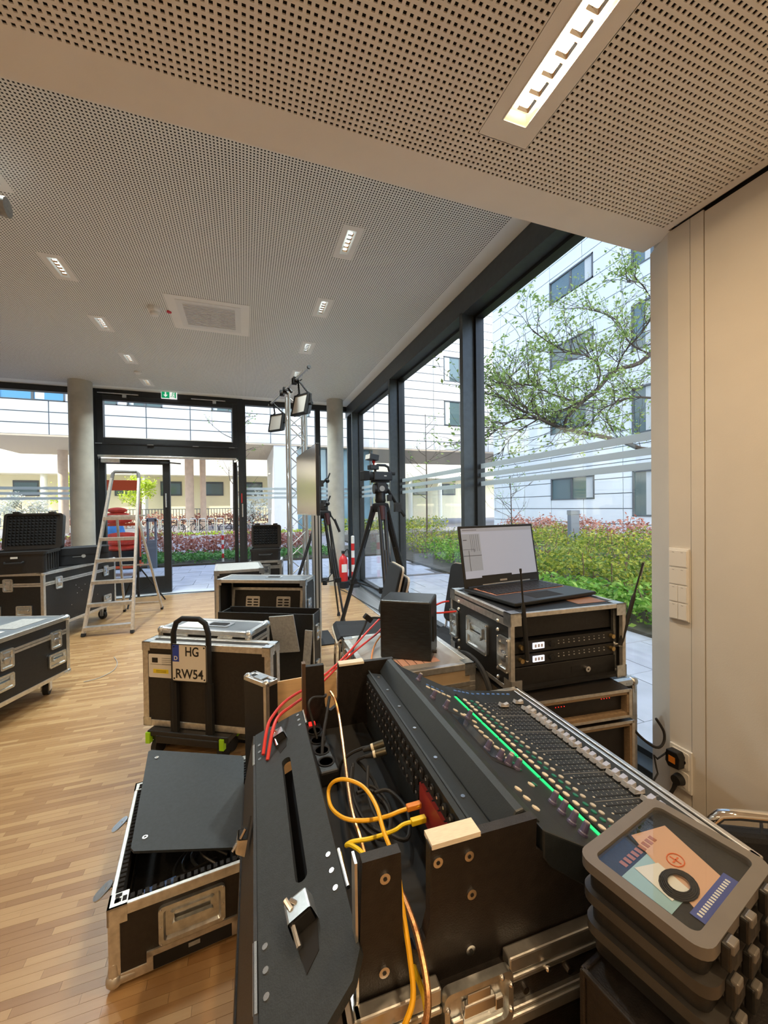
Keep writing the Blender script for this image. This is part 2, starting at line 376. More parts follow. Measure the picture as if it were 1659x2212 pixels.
# ---- rear glazing and door
def back_bay(n, a, b, top=3.5):
    w = sempty('window_%d' % n)
    fr = MB(); fr.bx(a, Y1, 0, a+.05, Y1+.12, top).bx(b-.05, Y1, 0, b, Y1+.12, top).bx(a, Y1, top, b, Y1+.12, ZC).bx(a+.05, Y1, 0, b-.05, Y1+.12, .06)
    fr.build('window_frame', DFRAME, w)
    MB().bx(a+.04, Y1+.05, .05, b-.04, Y1+.062, top+.01).build('pane', GLASS, w)
    for z0, z1 in BANDS: MB().bx(a+.05, Y1+.045, z0, b-.05, Y1+.048, z1).build('film_band', STRIPE, w)
back_bay(5, X0, -4.2); back_bay(6, -4.2, -2.43); back_bay(7, 0.0, 1.44); back_bay(8, 1.44, 2.16)
dr = sempty('door_1')
df = MB(); df.bx(-2.43, Y1-.03, 0, -2.35, Y1+.13, ZC).bx(-.09, Y1-.03, 0, 0, Y1+.13, ZC).bx(-2.35, Y1-.03, 3.50, -.09, Y1+.13, ZC).bx(-2.35, Y1-.03, 2.46, -.09, Y1+.13, 2.66)
df.build('door_frame', DFRAME, dr, bevel=.004)
tf = MB(); tf.bx(-2.35, Y1-.05, 2.67, -2.26, Y1+.06, 3.49).bx(-.18, Y1-.05, 2.67, -.09, Y1+.06, 3.49).bx(-2.26, Y1-.05, 3.41, -.18, Y1+.06, 3.49).bx(-2.26, Y1-.05, 2.67, -.18, Y1+.06, 2.765)
tf.build('transom_frame', DFRAME, dr, bevel=.004); MB().bx(-2.27, Y1, 2.76, -.17, Y1+.012, 3.42).build('transom_pane', GLASS, dr)
for x0, x1 in ((-2.33, -1.72), (-.88, -.30)): MB().bx(x0, Y1-.075, 3.515, x1, Y1-.05, 3.53).build('opener_rod', ALU, dr)
for x in (-1.93, -.49): MB().bx(x-.03, Y1-.085, 3.46, x+.03, Y1-.05, 3.51).build('opener_bracket', ZINC, dr)
for x in (-2.33, -1.55, -.82, -.2): MB().bx(x-.05, Y1-.06, 2.655, x+.05, Y1-.045, 2.665).build('hinge_cap', ZINC, dr)
MB().bx(-2.34, Y1-.09, 2.425, -.12, Y1-.03, 2.462).build('closer_rail', ALU, dr, bevel=.004)
lf = MB(); lf.bx(-2.34, Y1-.01, .02, -2.255, Y1+.07, 2.41).bx(-1.375, Y1-.01, .02, -1.26, Y1+.07, 2.41).bx(-2.255, Y1-.01, 2.32, -1.375, Y1+.07, 2.41).bx(-2.255, Y1-.01, .02, -1.375, Y1+.07, .31)
leaf = lf.build('door_leaf', DFRAME, dr, bevel=.004); MB().bx(-2.26, Y1+.025, .30, -1.37, Y1+.037, 2.33).build('pane', GLASS, leaf)
hd = MB().cyl((-1.32, Y1-.06, 1.55), (-1.32, Y1-.06, 1.80), .012).cyl((-1.32, Y1, 1.58), (-1.32, Y1-.06, 1.58), .009).cyl((-1.32, Y1, 1.77), (-1.32, Y1-.06, 1.77), .009)
hd.build('door_handle', STEEL, leaf, smooth=True)
MB().bx(-2.30, Y1-.07, 2.33, -2.02, Y1-.01, 2.40).build('door_closer', ALU, leaf, bevel=.006)
ar = MB().bx(-1.40, Y1-.07, 2.335, -1.28, Y1-.01, 2.37).cyl((-1.3, Y1-.06, 2.355), (-1.08, Y1+.02, 2.345), .012); ar.build('closer_arm', DFRAME, dr)
# open right leaf swung outwards
ol = MB(); xo = -.12
ol.bx(xo-.06, Y1+.14, .02, xo, Y1+.24, 2.41).bx(xo-.06, Y1+1.02, .02, xo, Y1+1.13, 2.41).bx(xo-.06, Y1+.24, 2.32, xo, Y1+1.02, 2.41).bx(xo-.06, Y1+.24, .02, xo, Y1+1.02, .25)
leaf2 = ol.build('open_leaf', DFRAME, dr, bevel=.004); MB().bx(xo-.036, Y1+.23, .24, xo-.024, Y1+1.03, 2.33).build('pane', GLASS, leaf2)
for z in (.35, .75, 1.2, 1.75, 2.15): MB().bx(-.105, Y1-.012, z, -.09, Y1+.1, z+.075).build('lock_plate', ZINC, dr)
MB().bx(-.04, Y1-.045, 1.35, -.015, Y1-.03, 1.60).build('handle', ZINC, dr, bevel=.006)
MB().bx(-.045, Y1-.033, 1.62, -.03, Y1-.03, 1.80).build('red_marker', RED, dr)
struct('trim_4', MB().bx(-2.35, Y1-.22, -.004, -.09, Y1+.12, .008), mat('pale_threshold', (.55, .58, .60), .5))
# ---- columns
for i, (x, y, r) in enumerate(((-2.47, 7.72, .163), (1.70, 7.66, .158))):
    c = MB().lathe([(r, 0), (r, ZC)], 40); o = c.build('column', CONC, None, smooth=True, loc=(x, y, 0)); o['kind'] = 'structure'
# ---- floor convector along the glazing
cv = sempty('floor_convector')
MB().bx(1.745, 1.51, -.006, 1.76, 7.95, .004).build('edge_strip', ALU, cv); MB().bx(2.045, 1.51, -.006, 2.06, 7.95, .004).build('edge_strip', ALU, cv)
MB().bx(1.76, 1.51, -.06, 2.045, 7.95, -.03).build('trench', MATTE, cv)
sl = MB().bx(-.1425, -.004, -.006, .1425, .004, .002).mesh('slat'); sl.materials.append(ALU)
for k in range(292): place('slat', sl, cv, loc=(1.9025, 2.1+k*.02, 0))

# ================================================================== OUTSIDE
PAVE = mat('grey_paver', (.50, .50, .52), .8, 0, .12, 3, .3, 80)
SOIL = mat('garden_soil', (.10, .085, .06), .95, 0, .3, 3)
ASPH = mat('asphalt', (.30, .29, .30), .9, 0, .12, 2)
struct('ground', MB().bx(-70, -6, -.5, 80, 95, -.05), ASPH)
pav = struct('pavement', MB().bx(-12, Y1+.12, -.2, 4.6, 11.9, -.03).bx(2.27, -2, -.2, 4.6, Y1+.12, -.03), mat('joint_sand', (.16, .15, .14), .95))
pvm = MB().bx(-.296, -.296, -.06, .296, .296, -.012).mesh('paver'); pvm.materials.append(PAVE)
k = 0
for r in range(6):
    for c in range(22):
        x = -7.6+c*.6+(.3 if r % 2 else 0)
        if x < 4.3: place('paver', pvm, pav, loc=(x, 8.53+r*.6, random.uniform(-.003, .003)))
for r in range(11):
    for c in range(4):
        y = 1.7+r*.6
        if y < 8.0: place('paver', pvm, pav, loc=(2.6+c*.6-(.3 if r % 2 else 0)+.0, y, random.uniform(-.003, .003)))
struct('planting_bed', MB().bx(4.3, 1.0, -.2, 14.3, 21, .03).bx(-14, 11.9, -.2, 4.3, 15.2, .03), SOIL)
struct('wall_sun_blocker', MB().bx(-60, -12, 3.75, 2.3, 8.2, 36), WHITEP)      # unseen block over the room, added to keep the courtyard out of the sun
# --- facades made of cladding panels
def facade(root, plane, u0, u1, z0, z1, pw, ph, wins, panel_m, axis, thick=.05, uoff=0., gap=.018):
    # axis 'x': facade lies in plane x=plane facing -x, u is y ; axis 'y': plane y=plane facing -y, u is x
    rects = []
    nz_ = int(round((z1-z0)/ph)); us = [u0]; u = math.ceil((u0-uoff)/pw)*pw+uoff
    while u < u1-.05:
        if u > u0+.05: us.append(u)
        u += pw
    us.append(u1)
    for j in range(nz_):
        for i in range(len(us)-1):
            todo = [(us[i]+gap, z0+j*ph+gap, us[i+1]-gap, z0+(j+1)*ph-gap)]
            for (a, b, c, d) in wins:
                nxt = []
                for (p, q, s_, t) in todo:
                    if c <= p or a >= s_ or d <= q or b >= t: nxt.append((p, q, s_, t)); continue
                    if a > p: nxt.append((p, q, a, t))
                    if c < s_: nxt.append((c, q, s_, t))
                    pp, ss = max(p, a), min(s_, c)
                    if b > q: nxt.append((pp, q, ss, b))
                    if d < t: nxt.append((pp, d, ss, t))
                todo = [w for w in nxt if w[2]-w[0] > .03 and w[3]-w[1] > .03]
            rects += todo
    cache = {}
    for (p, q, s_, t) in rects:
        key = (round(s_-p, 3), round(t-q, 3))
        if key not in cache:
            hw, hz = key[0]/2, key[1]/2
            mb = MB().bx(-thick, -hw, -hz, 0, hw, hz) if axis == 'x' else MB().bx(-hw, -thick, -hz, hw, 0, hz)
            cache[key] = mb.mesh('cladding_panel'); cache[key].materials.append(panel_m)
        cu, cz = (p+s_)/2, (q+t)/2
        place('cladding_panel', cache[key], root, loc=((plane, cu, cz) if axis == 'x' else (cu, plane, cz)))
WGL = mat('facade_glass', (.10, .16, .17), .08, .0, spec=.9); WGB = mat('facade_glass_blue', (.12, .36, .62), .1, 0, spec=.9)
WFR = mat('facade_window_frame', (.10, .115, .13), .5); BLIND = mat('window_blind', (.62, .66, .66), .7)
def fwin(root, plane, a, b, c, d, axis, split=1, gl=None, dep=.12):
    # framed window set back in the cladding, (a..c) along the wall, (b..d) in height
    t = .07
    def bx(mb, u0, z0, u1, z1, n0, n1):
        return mb.bx(plane+n0, u0, z0, plane+n1, u1, z1) if axis == 'x' else mb.bx(u0, plane+n0, z0, u1, plane+n1, z1)
    mb = MB(); bx(mb, a, b, a+t, d, -.05, .06); bx(mb, c-t, b, c, d, -.05, .06); bx(mb, a, b, c, b+t*.6, -.05, .06); bx(mb, a, d-t, c, d, -.05, .06)
    for k in range(1, split+1 if split > 1 else 1):
        u = a+(c-a)*k/split
        if k < split: bx(mb, u-t*.9, b, u+t*.9, d, -.02, .06)
    w = mb.build('window', WFR, root)
    for k in range(split):
        u0 = a+(c-a)*k/split+t; u1 = a+(c-a)*(k+1)/split-t; g = MB(); bx(g, u0, b+t*.5, u1, d-t, .0, .03); g.build('pane', gl or WGL, w)
        if k % 2 == 0: g = MB(); bx(g, u0+.05, b+t, u0+(u1-u0)*.35, d-t, -.004, .0); g.build('curtain', BLIND, w)
PANW = mat('white_cladding', (.80, .87, .91), .38, 0, .03, .5); PANB = mat('pale_grey_cladding', (.70, .73, .77), .4, 0, .03, .5); JOINT = mat('joint_dark', (.16, .19, .21), .8)
# right wing : facade plane x = 14.7
rb = thing('office_building', 'pale blue-white panelled office wing beside the garden with dark framed windows', 'building', (0, 0, 0))
MB().bx(14.7, -8, -.05, 24, 21.1, 14.05).build('wall', JOINT, rb)
wins = []
for k in range(4):
    zt = 12.62-k*3.262; wins += [(13.55, zt-1.08, 16.2, zt), (9.05, zt-1.82, 11.73, zt), (3.9, zt-1.82, 6.6, zt)]
facade(rb, 14.7, -2, 21.1, .05, 14.05, 2.02, .6364, wins, PANW, 'x', uoff=.03)
for i, w in enumerate(wins): fwin(rb, 14.68, *w, 'x', 2 if i % 3 == 0 else 3)
MB().bx(14.55, -8, 14.05, 24, 21.15, 14.15).build('roof_edge', ALU, rb)
# rear building : facade plane y = 28 over an open passage
bb = thing('rear_building', 'long white panelled building bridging an open passage behind the courtyard', 'building', (0, 0, 0))
MB().bx(-15.5, 28, 5.84, 26, 36.5, 17.5).build('wall', JOINT, bb)
bw = []
for x in (-14.3,): bw += [(x, 7.86, x+4.6, 9.8)]
for x in (-9.0, -6.6, -1.9, 2.5): bw += [(x, 7.86, x+1.9, 9.8)]
bw += [(14.9, 7.9, 16.35, 9.82), (14.9, 11.35, 16.35, 13.3), (14.9, 14.8, 16.35, 16.7), (9.4, 11.35, 10.9, 13.3)]
facade(bb, 28, -15.5, 24, 5.9, 17.5, 2.45, .652, bw, PANB, 'y', uoff=-.685, gap=.028)
for i, w in enumerate(bw): fwin(bb, 27.98, *w, 'y', 3 if w[2]-w[0] > 3 else (2 if w[2]-w[0] > 1.6 else 1), WGB if i < 1 else None)
MB().bx(-15.5, 27.9, 5.80, 26, 36.6, 5.9).build('soffit', mat('passage_soffit', (.66, .56, .44), .8), bb)
MB().bx(1.95, 27.95, -.05, 3.5, 36, 5.8).build('end_wall', mat('white_render', (.82, .82, .84), .7), bb)
MB().bx(3.5, 28.6, -.05, 9.2, 36, 5.8).build('glazed_hall', mat('hall_glass', (.16, .30, .38), .15, 0, .25, .6, spec=.8), bb)
for x in (4.6, 5.7, 6.8, 7.9, 9.0): MB().bx(x-.06, 28.5, -.05, x+.06, 28.6, 5.8).build('hall_mullion', WFR, bb)
PCOL = mat('passage_column', (.72, .58, .46), .7, 0, .08, 3)
for x, y, r in ((-3.95, 34, .31), (-3.05, 34.6, .22), (-12.0, 34, .3)): MB().cyl((x, y, -.05), (x, y, 5.8), r, n=20).build('passage_column', PCOL, bb, smooth=True)
# far sunlit building beyond the passage
FARM = mat('cream_render', (.93, .86, .62), .8, 0, .05, .4); FARS = mat('cream_fascia', (.97, .93, .78), .7)
fb = thing('far_building', 'cream yellow building with round pillars seen through the passage', 'building', (0, 0, 0))
MB().bx(-50, 47, -.05, 40, 55, 14).build('wall', FARM, fb); MB().bx(-50, 44.9, 5.03, 40, 47, 7.5).build('fascia', FARS, fb)
for k in range(16): MB().cyl((-38+k*4.1, 45.4, -.05), (-38+k*4.1, 45.4, 5.03), .27, n=14).build('pillar', FARS, fb, smooth=True)
for k in range(16):
    x = -36.9+k*4.1; w = MB().bx(x, 46.93, 3.0, x+2.0, 47.02, 4.5).build('window', WFR, fb); MB().bx(x+.12, 46.9, 3.15, x+1.88, 46.94, 4.3).build('pane', WGL, w)
fn = thing('railing', 'dark vertical bar railing in front of the cream building', 'railing', (0, 0, 0))
MB().bx(-36, 43.9, 1.55, 12, 43.96, 1.62).bx(-36, 43.9, .25, 12, 43.96, .3).build('rail', WFR, fn)
bm_ = MB().bx(-.03, -.02, .2, .03, .02, 1.6).mesh('bar'); bm_.materials.append(WFR)
for k in range(180): place('bar', bm_, fn, loc=(-36+k*.265, 43.93, 0))
# ---- plants
rng = np.random.default_rng(3)
def leaf_mat(name, cols, rough=.55):
    m = bpy.data.materials.new(name); m.use_nodes = True; n = m.node_tree; b = n.nodes['Principled BSDF']; L = n.links.new
    at = n.nodes.new('ShaderNodeAttribute'); at.attribute_name = 'rnd'
    rp = n.nodes.new('ShaderNodeValToRGB'); rp.color_ramp.interpolation = 'LINEAR'
    e = rp.color_ramp.elements
    for i, c in enumerate(cols):
        k = e[i] if i < 2 else e.new(1.0)
        k.position = i/(len(cols)-1); k.color = (*c, 1)
    L(at.outputs['Fac'], rp.inputs[0]); L(rp.outputs[0], b.inputs['Base Color']); b.inputs['Roughness'].default_value = rough
    tr = n.nodes.new('ShaderNodeBsdfTranslucent'); L(rp.outputs[0], tr.inputs[0]); mx = n.nodes.new('ShaderNodeMixShader'); mx.inputs[0].default_value = .35
    L(b.outputs[0], mx.inputs[1]); L(tr.outputs[0], mx.inputs[2]); L(mx.outputs[0], n.nodes['Material Output'].inputs[0]); MATS[name] = m; return m
def leaves(name, C, size, m, parent, up=.4, asp=.55, bend=.25):
    C = np.asarray(C, float); N = len(C); s = size*rng.uniform(.6, 1.3, N)[:, None]
    d = rng.normal(size=(N, 3)); d[:, 2] *= .6; d /= np.linalg.norm(d, axis=1)[:, None]
    nrm = rng.normal(size=(N, 3)); nrm[:, 2] += up*3; w = np.cross(nrm, d); w /= np.linalg.norm(w, axis=1)[:, None]+1e-9
    nn = np.cross(d, w)
    p0 = C-d*s*.5; p1 = C+w*s*asp*.5+nn*s*bend*.3; p2 = C+d*s*.5; p3 = C-w*s*asp*.5+nn*s*bend*.3
    V = np.stack([p0, p1, p2, p3], 1).reshape(-1, 3); F = np.arange(4*N).reshape(N, 4)
    me = np_mesh(name, V, F, m); a = me.attributes.new('rnd', 'FLOAT', 'FACE'); a.data.foreach_set('value', rng.uniform(0, 1, N).astype(np.float32))
    return place(name, me, parent)
BEECH = leaf_mat('beech_leaf', [(.30, .08, .05), (.55, .22, .15), (.72, .45, .36)])
IVY = leaf_mat('ground_leaf', [(.05, .16, .03), (.12, .30, .06), (.25, .48, .14)])
YEL = leaf_mat('yellow_green_leaf', [(.10, .20, .03), (.34, .42, .05), (.60, .55, .07)])
GRN = leaf_mat('fresh_leaf', [(.10, .28, .03), (.25, .48, .06), (.45, .62, .12)])
LIME = leaf_mat('lime_leaf', [(.35, .50, .02), (.62, .78, .05), (.85, .92, .15)])
WHT = leaf_mat('blossom', [(.55, .58, .42), (.85, .85, .75), (.95, .93, .88)])
TREEL = leaf_mat('young_leaf', [(.22, .38, .07), (.42, .58, .16), (.62, .72, .28)])
BARK = mat('bark', (.085, .065, .05), .9, 0, .3, 20)
TWIG = mat('reddish_twig', (.22, .13, .09), .9)
def hedge(name, label, x0, x1, y0, y1, h, n, m, cat='hedge', size=.09, group=None, stems=True, z0=0.03):
    t = thing(name, label, cat, ((x0+x1)/2, (y0+y1)/2, 0), 0, group)
    ux = rng.uniform(-1, 1, n)*(x1-x0)/2; uy = rng.uniform(-1, 1, n)*(y1-y0)/2
    hz = h*(.78+.22*np.sin(ux*2.3)*np.sin(uy*3+1)+.1*rng.normal(size=n)); uz = z0+hz*rng.uniform(0, 1, n)**.6
    leaves('foliage', np.stack([ux, uy, uz], 1), size, m, t)
    if stems:
        mb = MB()
        for _ in range(int(max(8, 8*(x1-x0)))):
            x = random.uniform(-1, 1)*(x1-x0)/2; y = random.uniform(-1, 1)*(y1-y0)/2
            mb.tube([(x, y, 0), (x+random.uniform(-.06, .06), y, h*.5), (x+random.uniform(-.15, .15), y+random.uniform(-.1, .1), h*.98)], .008, 4)
        mb.build('stems', TWIG, t)['kind'] = 'stuff'
    return t
hedge('beech_hedge', 'coppery brown beech hedge behind the green ground cover outside the door', -9, 2.2, 13.5, 14.7, .82, 9000, BEECH, size=.105)
hedge('beech_hedge', 'second coppery hedge far across the street by the cream building', -14, 4, 38.5, 39.7, 1.25, 4000, BEECH, size=.2)
hedge('ground_cover', 'low green leafy ground cover along the paving edge', -9, 2.6, 11.95, 13.6, .26, 7500, IVY, 'ground cover', .105, stems=False)
hedge('beech_hedge', 'reddish hedge in front of the pale blue office wing', 12.0, 13.4, 4, 17, 1.0, 6500, BEECH, size=.12)
g = 'yellow-green shrubs in the garden bed'
for i, (x, y, w, d, h, n) in enumerate([(6.5, 4.0, 2.4, 2.6, .62, 5200), (6.0, 6.6, 2.9, 2.4, .58, 4600), (9.1, 3.9, 2.6, 2.4, .72, 3200), (8.9, 8.3, 2.8, 3.2, .78, 3800), (6.0, 9.3, 2.4, 2.8, .55, 3400), (11.1, 7.0, 1.4, 4.0, .85, 2600), (10.7, 11.9, 2.0, 3.4, .8, 2600), (6.6, 12.4, 3.2, 3.0, .7, 2600)]):
    hedge('spirea_shrub', 'bushy yellow-green shrub in the bed beside the paved path', x-w/2, x+w/2, y-d/2, y+d/2, h, n, YEL if i not in (4,) else GRN, 'shrub', .085, g)
hedge('fern_clump', 'bright green leafy clump at the bed edge near the paving', 4.35, 5.2, 2.6, 5.2, .42, 1900, GRN, 'shrub', .10)
hedge('lawn_strip', 'bright green lawn strip across the street behind the parked bicycles', -16, 12, 24.0, 24.9, .25, 3000, LIME, 'lawn', .16, stems=False)
def grow(mb, p, d, L, r, depth, tips, spread=.6, up=.1, kids=3):
    pts = [Vector(p)]; dv = Vector(d).normalized()
    for k in range(4):
        dv = (dv+Vector((random.gauss(0, .16), random.gauss(0, .16), random.gauss(up*.3, .14)))).normalized(); pts.append(pts[-1]+dv*L/4)
    mb.tube(pts, r, 5, r1=r*.45)
    if depth == 0: tips += pts[1:]; return
    for k in range(kids):
        q = pts[random.choice((2, 3, 4))]; nd = (dv+Vector((random.gauss(0, spread), random.gauss(0, spread), random.gauss(up, spread*.5)))).normalized()
        grow(mb, q, nd, L*random.uniform(.55, .8), r*.5, depth-1, tips, spread, up, kids)
def small_tree(name, label, x, y, h, m, nl, ls, crown=.5, bare=False, depth=3, r=.04):
    t = thing(name, label, 'tree', (x, y, 0)); mb = MB(); tips = []
    mb.tube([(0, 0, -.05), (.02, 0, h*.5), (0, .02, h)], r, 6, r1=r*.3)
    for k in range(11):
        z = h*(.35+.6*k/11); a = random.uniform(0, 6.28)
        grow(mb, (0, 0, z), (math.cos(a), math.sin(a), .5), crown*(1.15-.6*k/11), r*.35, depth-2, tips, .55, .2, 3)
    mb.build('branches', BARK, t)
    if not bare:
        T = np.array([list(p) for p in tips]); idx = rng.integers(0, len(T), nl)
        leaves('foliage', T[idx]+rng.normal(size=(nl, 3))*ls*.9, ls, m, t)
    return t
small_tree('young_tree', 'bare young tree between hedge and door opening', -.35, 15.0, 5.9, GRN, 160, .07, .9, False)
small_tree('young_tree', 'lime leaved street tree seen through the left door leaf', -8.8, 41.2, 4.3, LIME, 1500, .22, 1.2, False, r=.07)
small_tree('young_tree', 'lime leaved street tree beside the left concrete column', -13.6, 41.4, 4.5, LIME, 1500, .22, 1.2, False, r=.07)
small_tree('blossom_shrub', 'white blossoming shrub behind the rear hedge left of the column', -10.6, 25.0, 2.0, WHT, 1500, .13, .9, False)
small_tree('blossom_shrub', 'white blossoming shrub behind the rear hedge right of the open door', .3, 17.2, 1.8, WHT, 900, .1, .8, False)
small_tree('young_tree', 'bare sapling in the bed seen beside the video camera', 6.9, 14.5, 5.2, GRN, 120, .07, .8, False)
small_tree('young_tree', 'twiggy bare shrub in front of the office wing behind the laptop', 9.2, 12.2, 2.6, GRN, 160, .06, .9, False, r=.03)
hedge('flower_bed', 'yellow and orange planting strip at the street behind the garden', 3.6, 12, 22, 23.4, .9, 2600, YEL, 'planting', .16, stems=False)
# big garden tree: the trunk stands behind the right wall, limbs spread left over the bed
tt = thing('garden_tree', 'spreading tree with young leaves in front of the pale blue office wing', 'tree', (7.75, 4.7, 0))
def W2(p): return Vector(p)-Vector((7.75, 4.7, 0))
limbs = [
 ([ (7.10, 4.55, 5.24), (6.10, 4.57, 3.87), (5.32, 4.52, 3.52), (4.79, 4.38, 3.14), (4.41, 4.30, 2.90), (4.14, 4.28, 2.67), (4.20, 4.37, 2.50) ], 0.06, 0.03),
 ([ (7.64, 4.75, 2.53), (6.36, 4.77, 2.39), (5.72, 4.79, 2.52), (4.77, 4.70, 2.60), (4.18, 4.48, 2.60), (3.65, 4.24, 2.63), (3.18, 4.09, 2.71), (2.82, 4.01, 2.83) ], 0.07, 0.012),
 ([ (4.18, 4.48, 2.60), (3.92, 4.68, 2.85), (3.83, 4.93, 3.06), (3.86, 5.03, 3.19) ], 0.03, 0.01),
 ([ (3.65, 4.24, 2.63), (3.27, 4.17, 2.59), (2.92, 4.07, 2.44), (2.73, 4.03, 2.31) ], 0.025, 0.006),
 ([ (4.79, 4.38, 3.14), (4.80, 4.90, 3.02), (4.82, 5.32, 3.04), (4.65, 5.81, 3.14), (4.55, 6.06, 3.36) ], 0.03, 0.008),
 ([ (4.79, 4.38, 3.14), (4.75, 4.29, 3.39), (4.43, 4.19, 3.51), (3.98, 4.14, 3.50), (3.45, 4.12, 3.69) ], 0.02, 0.005),
 ([ (6.10, 4.57, 3.87), (6.07, 4.90, 4.18), (6.13, 5.20, 4.70), (6.00, 5.57, 5.01), (5.84, 5.84, 5.16) ], 0.025, 0.005),
 ([ (5.82, 4.36, 4.63), (5.48, 4.26, 4.73), (5.10, 4.18, 4.61) ], 0.015, 0.005),
 ([ (5.41, 4.05, 2.99), (4.96, 4.00, 2.94), (4.43, 3.97, 2.74), (4.17, 3.95, 2.51) ], 0.025, 0.006),
 ([ (5.72, 4.79, 2.52), (5.86, 5.17, 3.00), (6.45, 5.39, 3.42), (7.23, 5.55, 3.79) ], 0.025, 0.006),
 ([ (3.65, 4.24, 2.63), (3.47, 4.52, 2.46), (3.38, 4.76, 2.20) ], 0.015, 0.004),
 ([ (3.83, 4.93, 3.06), (3.67, 4.88, 3.34), (3.80, 4.84, 3.47) ], 0.014, 0.004),
 ([ (4.41, 4.30, 2.90), (3.80, 4.20, 2.96), (3.38, 4.13, 3.02), (2.99, 4.16, 2.97) ], 0.018, 0.005),
 ([ (5.32, 4.52, 3.52), (5.27, 4.33, 3.72), (5.31, 4.10, 3.90), (5.43, 4.06, 4.09) ], 0.02, 0.006),
]
tb = MB(); tips = []
tb.tube([W2((7.75, 4.7, -.05)), W2((7.7, 4.72, 1.5)), W2((7.62, 4.75, 2.5)), W2((7.4, 4.65, 4.0)), W2((7.1, 4.55, 5.2))], .15, 10, r1=.06)
for pts, ra, rb_ in limbs:
    P = [W2(p) for p in pts]; P = spline(P, 4); tb.tube(P, ra*.62, 6, r1=rb_*.7)
    for q, q2 in zip(P[2:], P[3:]):
        for _ in range(2):
            d = (q2-q).normalized()+Vector((random.gauss(0, .55), random.gauss(0, .55), random.gauss(.35, .35)))
            grow(tb, q, d, random.uniform(.25, .6), .0055, 1, tips, .5, .15, 3)
tb.build('branches', BARK, tt)
T = np.array([list(p) for p in tips]); nl = 6500; idx = rng.integers(0, len(T), nl)
leaves('foliage', T[idx]+rng.normal(size=(nl, 3))*.035, .062, TREEL, tt, asp=.5)
# ---- outside objects
def post(x, y, h, label):
    t = thing('barrier_post', label, 'post', (x, y, 0)); k = 7
    for i in range(k): MB().cyl((0, 0, h*i/k), (0, 0, h*(i+1)/k), .032, n=14).build('band', RED if i % 2 else PAPER, t, smooth=True)
    MB().sph((0, 0, h), .032, 12, 6, (1, 1, .4)).build('cap', PAPER, t, smooth=True)
    return t
post(-.584, 12.1, .9, 'red and white banded marker post at the edge of the paving outside')
gb = thing('bollard_light', 'slender grey bollard lamp outside the glass door', 'bollard', (-2.29, 11.85, 0))
G_ = mat('bollard_grey', (.20, .23, .27), .5)
MB().bx(-.11, -.06, -.02, .11, .06, .72).build('shaft', G_, gb, bevel=.01); MB().bx(-.11, -.06, .72, -.07, .06, 1.28).bx(.07, -.06, .72, .11, .06, 1.28).bx(-.11, -.06, 1.20, .11, .06, 1.30).build('lamp_frame', G_, gb, bevel=.008)
gb2 = thing('bollard_light', 'grey bollard lamp in the garden bed behind the laptop', 'bollard', (9.95, 10.03, 0))
MB().bx(-.17, -.08, 0, .17, .08, 1.19).build('shaft', G_, gb2, bevel=.01); MB().bx(-.18, -.09, 1.19, .18, .09, 1.33).build('cap', G_, gb2, bevel=.01)
ORED = mat('orange_red_paint', (.78, .10, .03), .45); BLK = mat('moving_blanket_red', (.72, .06, .03), .9, 0, .25, 12, .6, 30)
ct = thing('blanket_trolley', 'orange-red trolley stacked with red quilted blankets outside the left door leaf', 'trolley', (-2.72, 10.95, 0))
MB().bx(-.36, -.28, .16, .36, .28, .22).build('deck', ORED, ct, bevel=.005)
for x in (-.34, .34): MB().bx(x-.025, -.03, .2, x+.025, .03, 2.2).build('upright', ORED, ct)
MB().bx(-.36, -.05, 1.98, .36, .05, 2.22).build('top_panel', ORED, ct, bevel=.01); MB().bx(-.36, -.03, 1.14, .36, .03, 1.2).build('crossbar', ORED, ct)
for i, (z, w, h) in enumerate(((1.20, .60, .14), (1.33, .50, .13), (1.45, .40, .12))): MB().sph((-.10, 0, z+h/2), 1, 16, 8, (w/2, .24, h/2*1.15)).build('blanket', BLK, ct, smooth=True)
for i, z in enumerate((.62, .76, .9)): MB().sph((0, 0, z), 1, 16, 8, (.36, .26, .09)).build('blanket', BLK, ct, smooth=True)
MB().bx(-.33, -.25, .22, .33, .25, .56).build('crate', PLASTIC, ct, bevel=.01)
for x in (-.3, .3):
    for y in (-.22, .22): MB().cyl((x-.02, y, .075), (x+.02, y, .075), .075, n=16).build('caster', RUBBER, ct, smooth=True)
bl = thing('blue_drum', 'small blue tarpaulin bundle behind the blanket trolley', 'bundle', (-4.15, 15.8, 0)); MB().sph((0, 0, .62), 1, 16, 10, (.3, .3, .62)).build('bundle', mat('blue_tarp', (.05, .25, .65), .6, 0, .2, 8), bl, smooth=True)
# bicycles and stands
def bicycle(x, y, rz):
    t = thing('bicycle', 'dark bicycle leaning at the far bicycle stands across the street', 'bicycle', (x, y, -.05), rz, 'bicycles at the stands')
    for cx in (-.55, .55):
        w = MB(); w.tube([(cx+.34*math.cos(a), 0, .35+.34*math.sin(a)) for a in [2*math.pi*i/20 for i in range(21)]], .022, 5); w.build('wheel', RUBBER, t)
    fr = MB()
    for a, b in (((-.55, .35), (-.15, .32)), ((-.15, .32), (-.25, .85)), ((-.25, .85), (.4, .8)), ((-.15, .32), (.4, .75)), ((.55, .35), (.38, 1.0)), ((-.55, .35), (-.22, .7))): fr.cyl((a[0], 0, a[1]), (b[0], 0, b[1]), .022, n=6)
    fr.build('bicycle_frame', MATTE, t); MB().box((-.27, 0, .92), (.26, .14, .06)).build('saddle', MATTE, t); MB().tube([(.30, -.28, 1.05), (.38, 0, 1.03), (.30, .28, 1.05)], .018, 6).build('handlebar', MATTE, t)
for x, y, rz in ((-4.3, 27.1, 6), (-2.4, 27.0, -5), (-.6, 27.1, 5), (-3.4, 26.9+.8, 4)): bicycle(x, y, rz)
